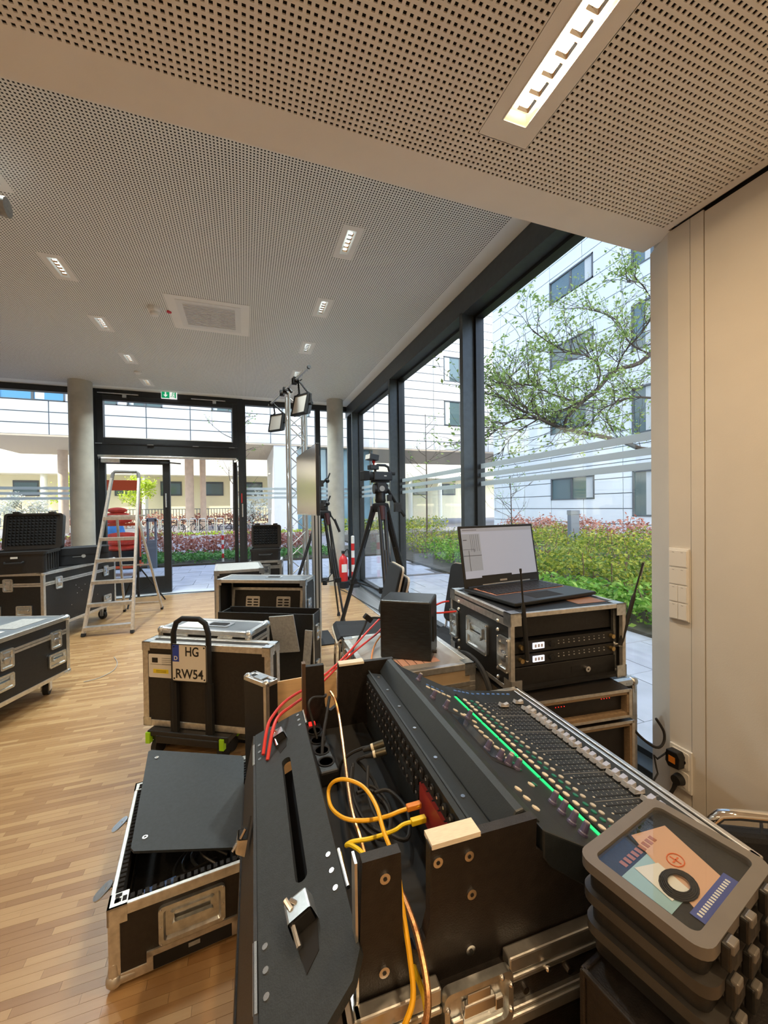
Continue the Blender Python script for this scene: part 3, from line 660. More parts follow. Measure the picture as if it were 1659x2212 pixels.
for k in range(9):
    x = -5.6+k*.5; s_ = MB().tube([(0, 0, -.05), (0, 0, .85), (.05, 0, .95), (.35, 0, .95), (.4, 0, .85), (.4, 0, -.05)], .03, 6)
    tag(s_.build('bicycle_stand', ALU, loc=(x, 26.3, 0)), 'looped steel bicycle stand in the row across the street', 'bicycle stand', 'bicycle stands')
kb = MB().bx(-40, 22.9, -.05, 26, 23.3, .14); tag(kb.build('street_kerb', mat('kerb_light', (.62, .60, .58), .8)), 'pale kerb edge along the street behind the hedges', 'kerb', kind='structure')
# ================================================================== FLIGHT CASE KIT
def face_M(face, u, v, w, d):
    if face == 'front': return basis((u, 0, v), (1, 0, 0), (0, 0, 1))
    if face == 'left': return basis((0, u, v), (0, -1, 0), (0, 0, 1))
    if face == 'right': return basis((w, u, v), (0, 1, 0), (0, 0, 1))
    if face == 'back': return basis((u, d, v), (-1, 0, 0), (0, 0, 1))
    return basis((u, v, w), (1, 0, 0), (0, 1, 0))         # top: w carries the height
def dish(M, w, h, name, parent, m=None, depth=.012, rim=.014, rivets=True):
    mb = MB(M); o = rrect(w, h, .014); i = rrect(w-2*rim, h-2*rim, .008); i2 = rrect(w-2*rim-.012, h-2*rim-.012, .006)
    mb.ring(o, i, 0, depth); mb.prism(i2, .0015, .003)
    n = len(i); mb.add([(x, y, depth) for x, y in i]+[(x, y, .003) for x, y in i2], [(k, (k+1) % n, n+(k+1) % n, n+k) for k in range(n)])
    ob = mb.build(name, m or ZINC, parent, smooth=True)
    if rivets:
        rv = MB(M)
        for sx in (-1, 1):
            for sy in (-1, 0, 1): rv.sph((sx*(w/2-rim/2), sy*(h/2-rim/2), depth), .0035, 6, 4)
        rv.build('rivets', STEEL, ob)
    return ob
def latch(M, parent, w=.105, h=.14):
    o = dish(M, w, h, 'latch', parent)
    t = MB(M); t.prism(rrect(.036, .07, .012), .004, .008); t.prism(rrect(.05, .018, .005), .008, .020); t.cyl((0, 0, .003), (0, 0, .014), .012, n=10); t.bx(-.028, .032, .003, .028, .046, .012)
    t.build('butterfly', STEEL, o, smooth=True)
def grip(M, parent, w=.165, h=.11):
    o = dish(M, w, h, 'handle', parent)
    t = MB(M); t.prism(rrect(w*.62, .022, .008), .010, .024) ; t.bx(-w*.31, -.005, .003, -w*.31+.008, h*.3, .016); t.bx(w*.31-.008, -.005, .003, w*.31, h*.3, .016); t.bx(-w*.33, h*.2, .003, w*.33, h*.28, .009)
    t.build('grip_bar', ZINC, o, smooth=True)
def caster(x, y, z0, parent, r=.05, rot=0):
    M = Matrix.Translation((x, y, 0)) @ Matrix.Rotation(R(rot), 4, 'Z')
    f = MB(M); f.bx(-.04, -.035, z0-.008, .04, .035, z0); f.bx(-.026, -.030, r*.8, .030, -.022, z0-.008); f.bx(-.026, .022, r*.8, .030, .030, z0-.008)
    o = f.build('caster', ZINC, parent)
    w = MB(M); w.cyl((.015, -.019, r), (.015, .019, r), r, n=20); w.build('wheel', RUBBER, o, smooth=True)
    h = MB(M); h.cyl((.015, -.021, r), (.015, .021, r), r*.4, n=12); h.build('hub', SILVER, o, smooth=True)
def edges(t, w, d, z0, z1, tw=.03, m=None, skip=()):
    m = m or ALU; p = .0025
    E = {'x00': (0, 0, z0, w, 0, z0), 'x10': (0, d, z0, w, d, z0), 'x01': (0, 0, z1, w, 0, z1), 'x11': (0, d, z1, w, d, z1),
         'y00': (0, 0, z0, 0, d, z0), 'y10': (w, 0, z0, w, d, z0), 'y01': (0, 0, z1, 0, d, z1), 'y11': (w, 0, z1, w, d, z1),
         'z00': (0, 0, z0, 0, 0, z1), 'z10': (w, 0, z0, w, 0, z1), 'z01': (0, d, z0, 0, d, z1), 'z11': (w, d, z0, w, d, z1)}
    for k, (a, b, c, e, f, g) in E.items():
        if k in skip: continue
        lo = []; hi = []
        for q0, q1, mn, mx in ((a, e, 0, w), (b, f, 0, d), (c, g, z0, z1)):
            if q0 != q1: lo.append(mn); hi.append(mx)
            elif q0 == mn: lo.append(mn-p); hi.append(mn+tw)
            else: lo.append(mx-tw); hi.append(mx+p)
        MB().bx(*lo, *hi).build('edge_profile', m, t, bevel=.002)
def corners(t, w, d, z0, z1, kind='ball', m=None, only=None):
    for x in (0, w):
        for y in (0, d):
            for z in (z0, z1):
                if only and not only(x, y, z): continue
                sx = 1 if x == 0 else -1; sy = 1 if y == 0 else -1; sz = 1 if z == z0 else -1
                mb = MB()
                if kind == 'ball':
                    mb.sph((x+sx*.012, y+sy*.012, z+sz*.012), .026, 12, 8)
                    for a in range(3):
                        q = [x, y, z]; s3 = [sx, sy, sz]; c = [x+s3[0]*.012, y+s3[1]*.012, z+s3[2]*.012]; e = list(c); e[a] += s3[a]*.055
                        mb.cyl(c, e, .021, .016, n=10)
                else:
                    a = .05; e = .004
                    mb.bx(min(x-sx*e, x+sx*a), min(y-sy*e, y+sy*.002), min(z-sz*e, z+sz*a), max(x-sx*e, x+sx*a), max(y-sy*e, y+sy*.002), max(z-sz*e, z+sz*a))
                    mb.bx(min(x-sx*e, x+sx*.002), min(y-sy*e, y+sy*a), min(z-sz*e, z+sz*a), max(x-sx*e, x+sx*.002), max(y-sy*e, y+sy*a), max(z-sz*e, z+sz*a))
                    mb.bx(min(x-sx*e, x+sx*a), min(y-sy*e, y+sy*a), min(z-sz*e, z+sz*.002), max(x-sx*e, x+sx*a), max(y-sy*e, y+sy*a), max(z-sz*e, z+sz*.002))
                mb.build('corner', m or ZINC, t, smooth=(kind == 'ball'))
def band(t, w, d, z, hgt=.04, m=None):
    p = .004
    for a in ((0, -p, w, .0), (0, d, w, d+p)): MB().bx(a[0], a[1], z-hgt/2, a[2], a[3], z-.002).bx(a[0], a[1], z+.002, a[2], a[3], z+hgt/2).build('closure_profile', m or ALU, t)
    for a in ((-p, 0, 0, d), (w, 0, w+p, d)): MB().bx(a[0], a[1], z-hgt/2, a[2], a[3], z-.002).bx(a[0], a[1], z+.002, a[2], a[3], z+hgt/2).build('closure_profile', m or ALU, t)
def flight_case(name, label, loc, yaw, w, d, z0, h, lid=None, lat=(), grips=(), casters_r=None, corner='ball', pm=None, top=None, tw=.03, em=None, group=None, cat='flight case', base=0.):
    t = thing(name, label, cat, (loc[0], loc[1], base), yaw, group)
    z1 = z0+h
    if lid:
        MB().bx(.002, .002, z0, w-.002, d-.002, z1-lid).build('body', pm or PANEL, t)
        MB().bx(.002, .002, z1-lid+.002, w-.002, d-.002, z1-.001).build('lid', pm or PANEL, t); band(t, w, d, z1-lid, m=em)
    else: MB().bx(.002, .002, z0, w-.002, d-.002, z1-.001).build('body', pm or PANEL, t)
    if top: MB().bx(tw*.9, tw*.9, z1-.002, w-tw*.9, d-tw*.9, z1+.0015).build('top_panel', top, t)
    edges(t, w, d, z0, z1, tw, em); (corners(t, w, d, z0, z1, corner) if corner != 'none' else None)
    for f, u, v in lat: latch(face_M(f, u, v, w, d), t)
    for f, u, v in grips: grip(face_M(f, u, v, w, d), t)
    if casters_r:
        for x in (.12, w-.12):
            for y in (.1, d-.1): caster(x, y, z0, t, casters_r, random.choice((0, 25, 70, 110)))
    return t
GTOP = mat('grey_blue_laminate', (.16, .18, .20), .35, 0, .15, 6)
# --- trunk A behind the ladder
A = flight_case('flight_case', 'long black flight case on casters beside the step ladder, carrying two black plastic cases', (-2.087, 5.344), 74.5, 1.30, .72, .185, .645, .13,
    lat=[('front', .22, .52+.185-.02), ('front', 1.08, .52+.185-.02), ('left', .36, .70)], grips=[('front', .2, .245), ('front', 1.1, .30), ('left', .20, .42), ('left', .52, .42)], casters_r=.06)
dots = MB()
for u, v in ((.5, .60), (.55, .56), (.6, .52), (.52, .50), (.66, .58), (.75, .55), (.42, .38), (.9, .40), (.7, .30)): dots.cyl((u, -.001, v), (u, -.004, v), .005, n=8)
dots.build('screw_heads', STEEL, A)
# --- trunk B at the left edge
B = flight_case('flight_case', 'black flight case on casters with two latches and papers on its lid, at the left', (-1.699, 3.27), 70.3, .84, .66, .143, .474, .12,
    lat=[('front', .70, .46), ('front', .28, .46)], grips=[('front', .71, .30), ('front', .25, .30)], casters_r=.05, top=GTOP)
MB().bx(.12, .12, .62, .40, .32, .6215).build('delivery_note', PAPER, B); MB().bx(.46, .10, .62, .74, .30, .6215).build('grey_label', GREYF, B)
# --- small case on A : open waterproof case and a closed one
def yawM(x, y, z, rz): return Matrix.Translation((x, y, z)) @ Matrix.Rotation(R(rz), 4, 'Z')
zt = .8325
def hard_case(name, label, loc, rz, w, d, h, lidh, open_deg=None, ribs=True, foam=True):
    t = thing(name, label, 'equipment case', loc, rz)
    b = MB(); b.prism(rrect(w*.94, d*.94, .03), 0, h-.03); b.build('base', PLASTIC, t, smooth=True)
    r_ = MB(); r_.ring(rrect(w, d, .035), rrect(w*.9, d*.9, .02), h-.03, h); r_.build('rim', PLASTIC, t, smooth=True)
    if ribs:
        for s_ in (-1, 1):
            for k in range(5): MB().bx(s_*w*.47-.008, -d*.3+k*d*.15-.012, .02, s_*w*.47+.008, -d*.3+k*d*.15+.012, h-.035).build('rib', PLASTIC, t)
    if foam: MB().bx(-w*.44, -d*.44, h-.045, w*.44, d*.44, h-.02).build('foam_insert', FOAM, t)
    M = Matrix.Translation((0, d/2, h)) @ Matrix.Rotation(R(open_deg), 4, 'X') @ Matrix.Translation((0, -d/2, 0))
    l = MB(M); l.prism(rrect(w, d, .035), .022, lidh); l.ring(rrect(w, d, .035), rrect(w*.9, d*.9, .02), 0, .025); lo = l.build('lid', PLASTIC, t, smooth=True)
    eg = MB(M)
    for i in range(int(w*.86/.035)):
        for j in range(int(d*.86/.035)): eg.add([(-w*.43+i*.035+a, -d*.43+j*.035+c, z) for a, c, z in ((0,0,.022),(.035,0,.022),(.035,.035,.022),(0,.035,.022),(.0175,.0175,.004))], [(0,1,4),(1,2,4),(2,3,4),(3,0,4)])
    eg.build('egg_foam', FOAM, lo)
    for x in (-w*.3, w*.3): MB(M).bx(x-.03, -d/2-.018, -.01, x+.03, -d/2+.004, .055).build('clasp', PLASTIC, lo)
    MB().tube([(-.08, -d*.5-.005, h*.55), (-.07, -d*.5-.03, h*.5), (.07, -d*.5-.03, h*.5), (.08, -d*.5-.005, h*.55)], .011, 6).build('carry_handle', RUBBER, t)
    return t
hc = hard_case('hard_case', 'open black waterproof case standing on the long flight case with raised lid', (-2.33, 5.52, zt+.003), 2, .56, .42, .235, .09, open_deg=-101)
MB().bx(-.03, -.215, .165, .03, -.211, .185).build('badge', PAPER, hc)
sb = thing('soft_bag', 'closed black padded case lying on the long flight case behind the open waterproof case', 'equipment case', (-2.02, 6.15, zt+.003), 20)
MB().prism(rrect(.62, .36, .08, 6), 0, .205).build('body', FABRIC, sb, smooth=True, bevel=.02); MB().bx(-.31, -.185, .12, .30, -.18, .128).build('zip', MATTE, sb)
e_ = MB(); e_.cyl((.04, -.181, .10), (.04, -.185, .10), .022, n=16); e_.bx(-.07, -.185, .094, .02, -.181, .098); e_.build('emblem', GREYF, sb)
# --- step ladder
ld = thing('step_ladder', 'aluminium step ladder with five treads and a top loop in front of the glass door', 'ladder', (-1.55, 6.2, 0))
LAD = mat('ladder_aluminium', (.62, .58, .53), .4, .8, .15, 30)
fa, fb_ = (-1.84, 5.68), (-1.318, 5.62); ta, tb_ = (-1.66, 6.22), (-1.34, 6.20); zt_ = 1.93
def lp(a, b, t, z): return (a[0]+(b[0]-a[0])*t+1.55, a[1]+(b[1]-a[1])*t-6.2, z)
def strut(mb, p0, p1, w=.045, t=.022):
    p0 = Vector(p0); p1 = Vector(p1); a = (p1-p0); L = a.length; z = a.normalized(); x = Vector((1, 0, 0)); x = (x-z*x.dot(z)).normalized(); y = z.cross(x)
    m = Matrix((x, y, z)).transposed().to_4x4(); m.translation = (p0+p1)/2; M0 = mb.M; mb.M = M0 @ m; mb.bx(-t/2, -w/2, -L/2, t/2, w/2, L/2); mb.M = M0
for a, b in ((fa, ta), (fb_, tb_)):
    mb = MB(); strut(mb, lp(a, b, 0, .02), lp(a, b, 1, zt_), .06, .026); mb.build('front_rail', LAD, ld)
    mb = MB(); strut(mb, lp(a, b, -.005, 0), lp(a, b, .012, .035), .07, .034); mb.build('foot', RUBBER, ld)
for a, b in (((-1.70, 6.86), (-1.63, 6.30)), ((-1.197, 6.80), (-1.38, 6.28))):
    mb = MB(); strut(mb, lp(a, b, 0, .02), lp(a, b, 1, 1.42), .045, .022); mb.build('rear_rail', LAD, ld); mb = MB(); strut(mb, lp(a, b, -.005, 0), lp(a, b, .012, .035), .055, .03); mb.build('foot', RUBBER, ld)
for i in range(6):
    z = .10+i*.262; t = z/zt_; p = Vector(lp(fa, ta, t, z)); q = Vector(lp(fb_, tb_, t, z)); c = (p+q)/2
    mb = MB(); mb.box(c, ((q-p).length, .085, .022)); mb.box(c+Vector((0, -.04, -.014)), ((q-p).length, .006, .03)); mb.build('tread', LAD, ld)
for z in (.12, .72): 
    t = z/1.42; mb = MB(); strut(mb, lp((-1.70, 6.86), (-1.63, 6.30), t, z), lp((-1.197, 6.80), (-1.38, 6.28), t, z), .02, .02); mb.build('rear_brace', LAD, ld)
p, q = Vector(lp(fa, ta, 1, zt_)), Vector(lp(fb_, tb_, 1, zt_))
MB().tube([p+Vector((0, 0, -.02)), p+Vector((.01, .02, .07)), p+Vector((.03, .03, .095)), q+Vector((-.03, .03, .095)), q+Vector((-.01, .02, .07)), q+Vector((0, 0, -.02))], .022, 8).build('top_loop', mat('ladder_grip_grey', (.20, .20, .20), .5), ld, smooth=True)
MB().box(((p+q)/2)+Vector((0, .05, -.50)), ((q-p).length+.1, .20, .02)).build('platform', LAD, ld)
# --- black light stand behind the ladder
ls = thing('light_stand', 'black folding light stand standing behind the step ladder', 'stand', (-1.62, 7.33, 0))
MB().cyl((0, 0, .12), (0, 0, .75), .018, n=12).build('lower_tube', MATTE, ls); MB().cyl((0, 0, .7), (0, 0, 1.22), .024, n=12).build('upper_tube', MATTE, ls); MB().box((0, 0, .73), (.1, .05, .05)).build('clamp', PLASTIC, ls)
for k in range(3):
    a = R(20+120*k); MB().cyl((0, 0, .62), (.38*math.cos(a), .38*math.sin(a), .012), .012, n=8).build('leg', MATTE, ls); MB().cyl((0, 0, .2), (.2*math.cos(a), .2*math.sin(a), .30), .008, n=6).build('brace', MATTE, ls)
# --- trolley with plated case C
YC = -29.4
C = flight_case('upright_case', 'slim upright brown-black flight case with aluminium frame standing on the folding trolley', (-.608, 2.832), YC, .847, .12, .165, .516, None, corner='brace', pm=PANELB, tw=.036, em=ALUW)
s_ = MB().prism(rrect(.19, .14, .01), 0, .002); l0 = MB(basis((.135, -.0035, .54), (1, 0, 0), (0, 0, 1)))
l0.prism(rrect(.185, .145, .008), 0, .002); lab = l0.build('address_label', PAPER, C)
MB(basis((.135, -.0060, .54), (1, 0, 0), (0, 0, 1))).bx(-.06, -.045, 0, .045, -.02, .0008).build('yellow_mark', mat('yellow_ink', (.9, .72, .03), .6), lab)
ln = MB(basis((.135, -.0060, .54), (1, 0, 0), (0, 0, 1)))
ln.bx(-.068, .02, 0, -.028, .05, .0007)
for k in range(4): ln.bx(.0, .012+k*.012, 0, .078, .0135+k*.012, .0007)
ln.bx(-.08, .008, 0, .085, .0095, .0007)
for k in range(2): ln.bx(-.04, -.030-k*.009, .0008, .03, -.028-k*.009, .0014)
ln.build('print', INK, lab)
tro = thing('folding_trolley', 'black folding hand trolley with lime green tips and a number plate on its handle', 'trolley', (-.608, 2.832, 0), YC)
U0, U1, N_ = .235, .468, -.026
hb = MB().tube([(U0, N_, .12), (U0, N_, .76), (U0+.02, N_, .82), (U0+.06, N_, .845), (U1-.06, N_, .845), (U1-.02, N_, .82), (U1, N_, .76), (U1, N_, .12)], .016, 10); hb.build('handle', MATTE, tro, smooth=True)
for u in (U0, U1): MB().bx(u-.022, N_-.012, .10, u+.022, N_+.014, .46).build('handle_sleeve', MATTE, tro)
MB().bx(.06, -.05, .125, .60, .125, .160).build('deck', PLASTIC, tro, bevel=.006); MB().bx(.12, -.055, .09, .54, -.03, .135).build('front_bar', PLASTIC, tro, bevel=.006)
for u in (.07, .56):
    for y in (-.045, .11): MB().bx(u-.014, y-.014, .085, u+.014, y+.014, .150).build('tip', NEON, tro); 
for u in (.10, .54):
    for y in (.0, .09):
        MB().bx(u-.03, y-.03, .095, u+.03, y+.03, .126).build('fork', PLASTIC, tro); MB().cyl((u-.016, y, .05), (u+.016, y, .05), .05, n=18).build('wheel', RUBBER, tro, smooth=True)
MP = basis(((U0+U1)/2, N_-.0185, .585), (1, 0, 0), (0, 0, 1))
pl = MB(MP); pl.prism(rrect(.232, .226, .012), 0, .0015); plate = pl.build('number_plate', PLATE, tro)
rm = MB(MP); rm.ring(rrect(.232, .226, .012), rrect(.222, .216, .009), .0015, .003); rm.build('plate_rim', INK, plate)
eb = MB(MP); eb.bx(-.110, .006, .0015, -.066, .107, .0022); eb.build('blue_field', EUBLUE, plate)
text_mesh('D', .034, PAPER, 'letter_d', plate, MP @ Matrix.Translation((-.088, .026, .003)))
text_mesh('HG', .078, INK, 'letters_top', plate, MP @ Matrix.Translation((.020, .066, .002)) @ Matrix.Scale(.82, 4, (1, 0, 0)))
text_mesh('RW54', .078, INK, 'letters_bottom', plate, MP @ Matrix.Translation((.0, -.068, .002)) @ Matrix.Scale(.90, 4, (1, 0, 0)))
sc = MB(MP)
for x in (-.1, .1):
    for y in (-.095, .095): sc.cyl((x, y, .001), (x, y, .004), .005, n=8)
sc.build('screws', INK, plate)
# --- ball corner case D behind it
D = flight_case('flight_case', 'black flight case with big steel ball corners standing behind the plated upright case', (-.542, 2.962), -31.2, .655, .25, .05, .674, .07, lat=[('front', .17, .63), ('front', .49, .63)], corner='ball', top=GTOP, em=ALU)
MB(face_M('top', .36, .13, .7265, 0)).prism(rrect(.18, .10, .02), 0, .004).build('recess_plate', ZINC, D); MB(face_M('top', .36, .13, .7265, 0)).prism(rrect(.13, .055, .012), .004, .006).build('grip_recess', MATTE, D)
MB().bx(.10, .04, .7255, .30, .19, .7275).build('sheet', PAPER, D)
MB().bx(.05, .04, 0, .12, .21, .05).bx(.53, .04, 0, .60, .21, .05).build('skid', RUBBER, D)
# --- open trunk E with vent plates, lid trough F
E_ = thing('vented_trunk', 'open black flight trunk with aluminium edges showing two louvred vent plates inside', 'flight case', (-.257, 4.03, 0), -25.9)
w, d, z0, z1 = .857, .29, .121, .841
MB().bx(0, d-.012, z0, w, d, z1).build('back_panel', PANEL, E_); MB().bx(0, 0, z0, .012, d, z1).build('side_panel', PANEL, E_); MB().bx(w-.012, 0, z0, w, d, z1).build('side_panel', PANEL, E_); MB().bx(0, 0, z1-.012, w, d, z1).build('top_panel', GTOP, E_); MB().bx(0, 0, z0, w, d, z0+.012).build('bottom_panel', PANEL, E_)
edges(E_, w, d, z0, z1, .026); corners(E_, w, d, z0, z1, 'brace')
latch(face_M('right', .10, .60, w, d), E_, .09, .12); latch(face_M('right', .10, .30, w, d), E_, .09, .12)
ir = MB(Matrix.Translation((0, .10, 0)) @ Matrix.Rotation(R(-9), 4, 'X')); ir.bx(.05, 0, .20, .075, .02, .74).bx(.74, 0, .20, .765, .02, .74).bx(.05, 0, .715, .765, .02, .74); ir.build('inner_frame', ALUW, E_)
ip = MB(Matrix.Translation((0, .10, 0)) @ Matrix.Rotation(R(-9), 4, 'X')); ip.bx(.075, .012, .20, .74, .018, .715); ip.build('inner_panel', PANEL, E_)
for u in (.26, .57):
    Mv = Matrix.Translation((0, .10, 0)) @ Matrix.Rotation(R(-9), 4, 'X') @ basis((u, .012, .575), (1, 0, 0), (0, 0, 1))
    vp = MB(Mv).prism(rrect(.14, .16, .012), 0, .003).build('vent_plate', ALU, E_)
    sl_ = MB(Mv)
    for k in range(5):
        for s in (-.032, .032): sl_.prism([(x+s, y-.055+k*.026) for x, y in rrect(.048, .013, .006)], .003, .0045)
    sl_.build('louvre', MATTE, vp)
for x in (.1, w-.1):
    for y in (.06, d-.06): caster(x, y, z0, E_, .05)
MB(face_M('top', .50, .16, z1+.001, 0)).prism(rrect(.16, .07, .02), 0, .003).build('recess_plate', ZINC, E_); MB(face_M('top', .50, .16, z1+.001, 0)).prism(rrect(.12, .045, .015), .003, .005).build('grip_recess', MATTE, E_)
F_ = thing('open_trough', 'upturned black trunk lid in front of the open trunk with grey foam flaps', 'flight case', (-.215, 3.50, 0), -27.5)
w, d, z1 = .80, .20, .665
MB().bx(0, 0, .03, w, .012, z1).build('wall_panel', PANEL, F_); MB().bx(0, d-.012, .03, w, d, z1).build('wall_panel', PANEL, F_); MB().bx(0, .012, .03, .012, d-.012, z1-.01).build('end_panel', PANEL, F_); MB().bx(w-.012, .012, .03, w, d-.012, z1-.01).build('end_panel', PANEL, F_); MB().bx(0, 0, 0, w, d, .03).build('bottom_panel', PANEL, F_)
for y in (0, d-.02): MB().bx(w-.004, y, .0, w+.004, y+.02, z1).build('edge_profile', ALU, F_)
latch(face_M('right', .10, .50, w, d), F_, .07, .13); latch(face_M('right', .10, .22, w, d), F_, .07, .11)
fp = MB(Matrix.Translation((.50, -.03, .36)) @ Matrix.Rotation(R(8), 4, 'X') @ Matrix.Rotation(R(-6), 4, 'Y')); fp.bx(0, 0, 0, .20, .012, .30); fo = fp.build('foam_flap', GREYF, F_)
fp = MB(Matrix.Translation((.70, -.025, .05)) @ Matrix.Rotation(R(5), 4, 'Y')); fp.bx(0, 0, 0, .06, .012, .50); fp.build('foam_flap', GREYF, F_)
MB().cyl((.50, -.045, .64), (.56, -.05, .60), .004, n=6).build('cable_tie', PAPER, fo)
# --- grey-topped case G, case H with hard case
G = flight_case('flight_case', 'flight case with scuffed grey top behind the open trunk', (-.306, 4.52), 2.1, .50, .60, .12, .73, .10, corner='brace', top=GREYF, casters_r=.045, tw=.028)
H = flight_case('flight_case', 'small black flight case under the open camera case beside the truss', (.05, 5.36), -8, .40, .36, .06, .77, .08, lat=[('front', .21, .72)], corner='brace', tw=.025)
MB().bx(.03, .03, 0, .37, .33, .06).build('skid', RUBBER, H)
hard_case('hard_case', 'open black camera case with egg-crate foam lid on the small flight case beside the truss', (.265, 5.50, .833), -6, .39, .30, .15, .06, open_deg=-96, ribs=False)
# ================================================================== CEILING FITTINGS
def luminaire(x, y, z, w, l, cells, label, watts, col, plate=None, estr=6, group=None):
    t = thing('ceiling_light', label, 'ceiling light', (x, y, z), 0, group)
    if plate: MB().ring(rrect(*plate, .004), rrect(w, l, .003), -.003, .02).build('trim_plate', CEILM, t)
    MB().ring(rrect(w+.004, l+.004, .003), rrect(w-.004, l-.004, .003), -.002, .05).build('housing', WPLAST, t); MB().bx(-w/2, -l/2, .045, w/2, l/2, .05).build('back', WPLAST, t)
    EM = mat('lamp_%s_%g' % ('warm' if col[2] < .6 else 'cool', estr), (1, 1, 1), .4, emit=col, estr=estr); p = l*.82/cells
    for k in range(cells):
        cy = -l*.41+(k+.5)*p; c = MB(); o = [(a, b+cy) for a, b in rrect(p*.8, p*.8, .004)]; i = [(a*.7, b*.7+cy) for a, b in rrect(p*.8, p*.8, .004)]
        n = len(o); c.add([(a, b, .003) for a, b in o]+[(a, b, .013) for a, b in i], [(q, (q+1) % n, n+(q+1) % n, n+q) for q in range(n)])
        r_ = c.build('reflector', CHROME, t); MB().prism(i, .012, .014).build('led', EM, r_)
    L = bpy.data.lights.new('lamp_light', 'AREA'); L.shape = 'SQUARE'; L.size = p*.6; L.energy = watts/cells; L.color = col; L.spread = R(120 if plate and plate[1] < .45 else 180)
    for k in range(cells):
        lo = bpy.data.objects.new('lamp_light', L); COL.objects.link(lo); lo.parent = t; lo.location = (0, -l*.41+(k+.5)*p, .002)
for i, y in enumerate((3.09, 4.18, 5.28, 6.38, 7.48)):
    nth = ('first', 'second', 'third', 'fourth', 'fifth')[i]+' small ceiling spotlight strip from the bulkhead in the row '
    luminaire(.81, y, ZC, .075, .30, 5, nth+'nearer the window wall', FAR_W, COOL, (.16, .40), 3, 'ceiling lights, window row')
    luminaire(-1.47, y, ZC, .075, .30, 5, nth+'on the detector side', FAR_W, COOL, (.16, .40), 3, 'ceiling lights, detector row')
luminaire((lx0+lx1)/2, (ly0+ly1)/2, ZN, lx1-lx0, ly1-ly0, 6, 'brightly glowing warm spotlight strip in the low near ceiling', NEAR_W, WARM, None, 60)
for x, y in ((.889, -.35), (-1.4, -.35), (-3.6, -.35), (.889, -1.7), (-1.4, -1.7), (-3.6, .94)):
    luminaire(x, y, ZN-.004, .094, .40, 6, 'warm spotlight strip in the low ceiling behind the mixing desk', NEAR_W, WARM, (.18, .5), 60, 'near ceiling lights')
vt = thing('ceiling_vent', 'square white louvred ceiling vent beside the smoke detector', 'vent', (-.31, 4.74, ZC))
MB().ring(rrect(.80, .77, .01), rrect(.52, .52, .005), -.004, .02).build('surround', CEILM, vt); MB().ring(rrect(.62, .62, .01), rrect(.50, .50, .005), -.008, .004).build('frame', WPLAST, vt); MB().bx(-.26, -.26, -.001, .26, .26, .0).build('backing', MATTE, vt)
for k in range(17): MB().bx(-.25, -.245+k*.03, -.009, .25, -.227+k*.03, -.002).build('slat', WPLAST, vt)
sd = thing('smoke_detector', 'round white smoke detector hanging from the ceiling by the vent', 'smoke detector', (-.845, 4.70, ZC))
MB().lathe([(.062, 0), (.062, -.03), (.05, -.045)], 28).build('base', WPLAST, sd, smooth=True); MB().lathe([(.042, -.045), (.042, -.075), (.03, -.085)], 24).build('sensor_head', WPLAST, sd, smooth=True); MB().bx(-.04, .02, -.002, .04, .055, 0).build('red_tag', RED, sd)
ds = thing('ceiling_indicator', 'tiny red indicator button on the ceiling next to the vent', 'indicator', (-.715, 4.74, ZC)); MB().cyl((0, 0, -.012), (0, 0, 0), .024, n=16).build('button', RED, ds, smooth=True)
d2 = thing('ceiling_sensor', 'flat white ceiling sensor near the exit sign', 'sensor', (-1.486, 6.94, ZC)); MB().lathe([(.05, 0), (.05, -.02), (.03, -.035)], 24).build('dome', WPLAST, d2, smooth=True)
pj = thing('ceiling_speaker', 'grey cylindrical fitting hanging from the ceiling at the left edge', 'ceiling fitting', (-1.62, 3.02, ZC))
MB().cyl((0, 0, 0), (0, 0, -.2), .012, n=8).build('drop_rod', ALU, pj); MB().cyl((-.25, 0, -.27), (.29, 0, -.27), .05, n=20).build('body', mat('fitting_grey', (.25, .25, .24), .5), pj, smooth=True); MB().cyl((.285, 0, -.27), (.31, 0, -.27), .055, n=20).build('front_ring', GREYF, pj, smooth=True)
ex = thing('exit_sign', 'green emergency exit sign with white arrow and running figure above the door', 'sign', (-1.23, 7.99, 3.555))
GRS = mat('sign_green', (.0, .36, .14), .4, emit=(0, .40, .16), estr=.5); WHS = mat('sign_white', (.9, .9, .9), .4, emit=(1, 1, 1), estr=.6)
MB().bx(-.125, -.012, -.07, .125, .02, .065).build('housing', WHS, ex); MB().bx(-.118, -.014, -.062, .008, -.012, .058).build('green_field', GRS, ex); MB().bx(.012, -.014, -.062, .118, -.0125, .058).build('white_field', WHS, ex)
MB().prism([(-.065, .04), (-.045, .04), (-.045, -.005), (-.02, -.005), (-.055, -.045), (-.09, -.005), (-.065, -.005)], -.0165, -.014, 'y').build('arrow', WHS, ex)
rn = MB(); rn.cyl((.065, -.014, .038), (.065, -.0165, .038), .01, n=12)
for a, b in (((.065, .025), (.052, -.01)), ((.064, .02), (.085, .008)), ((.062, .02), (.04, .012)), ((.052, -.01), (.072, -.025)), ((.072, -.025), (.064, -.05)), ((.052, -.01), (.042, -.032)), ((.042, -.032), (.022, -.036))): rn.cyl((a[0], -.0155, a[1]), (b[0], -.0155, b[1]), .0045, n=6)
rn.build('running_figure', GRS, ex); MB().ring([(x+.095, y) for x, y in rrect(.035, .1, .002)], [(x+.095, y) for x, y in rrect(.024, .09, .002)], 0, .001)
MB().bx(.088, -.0165, -.055, .112, -.014, .045).build('doorway', GRS, ex)
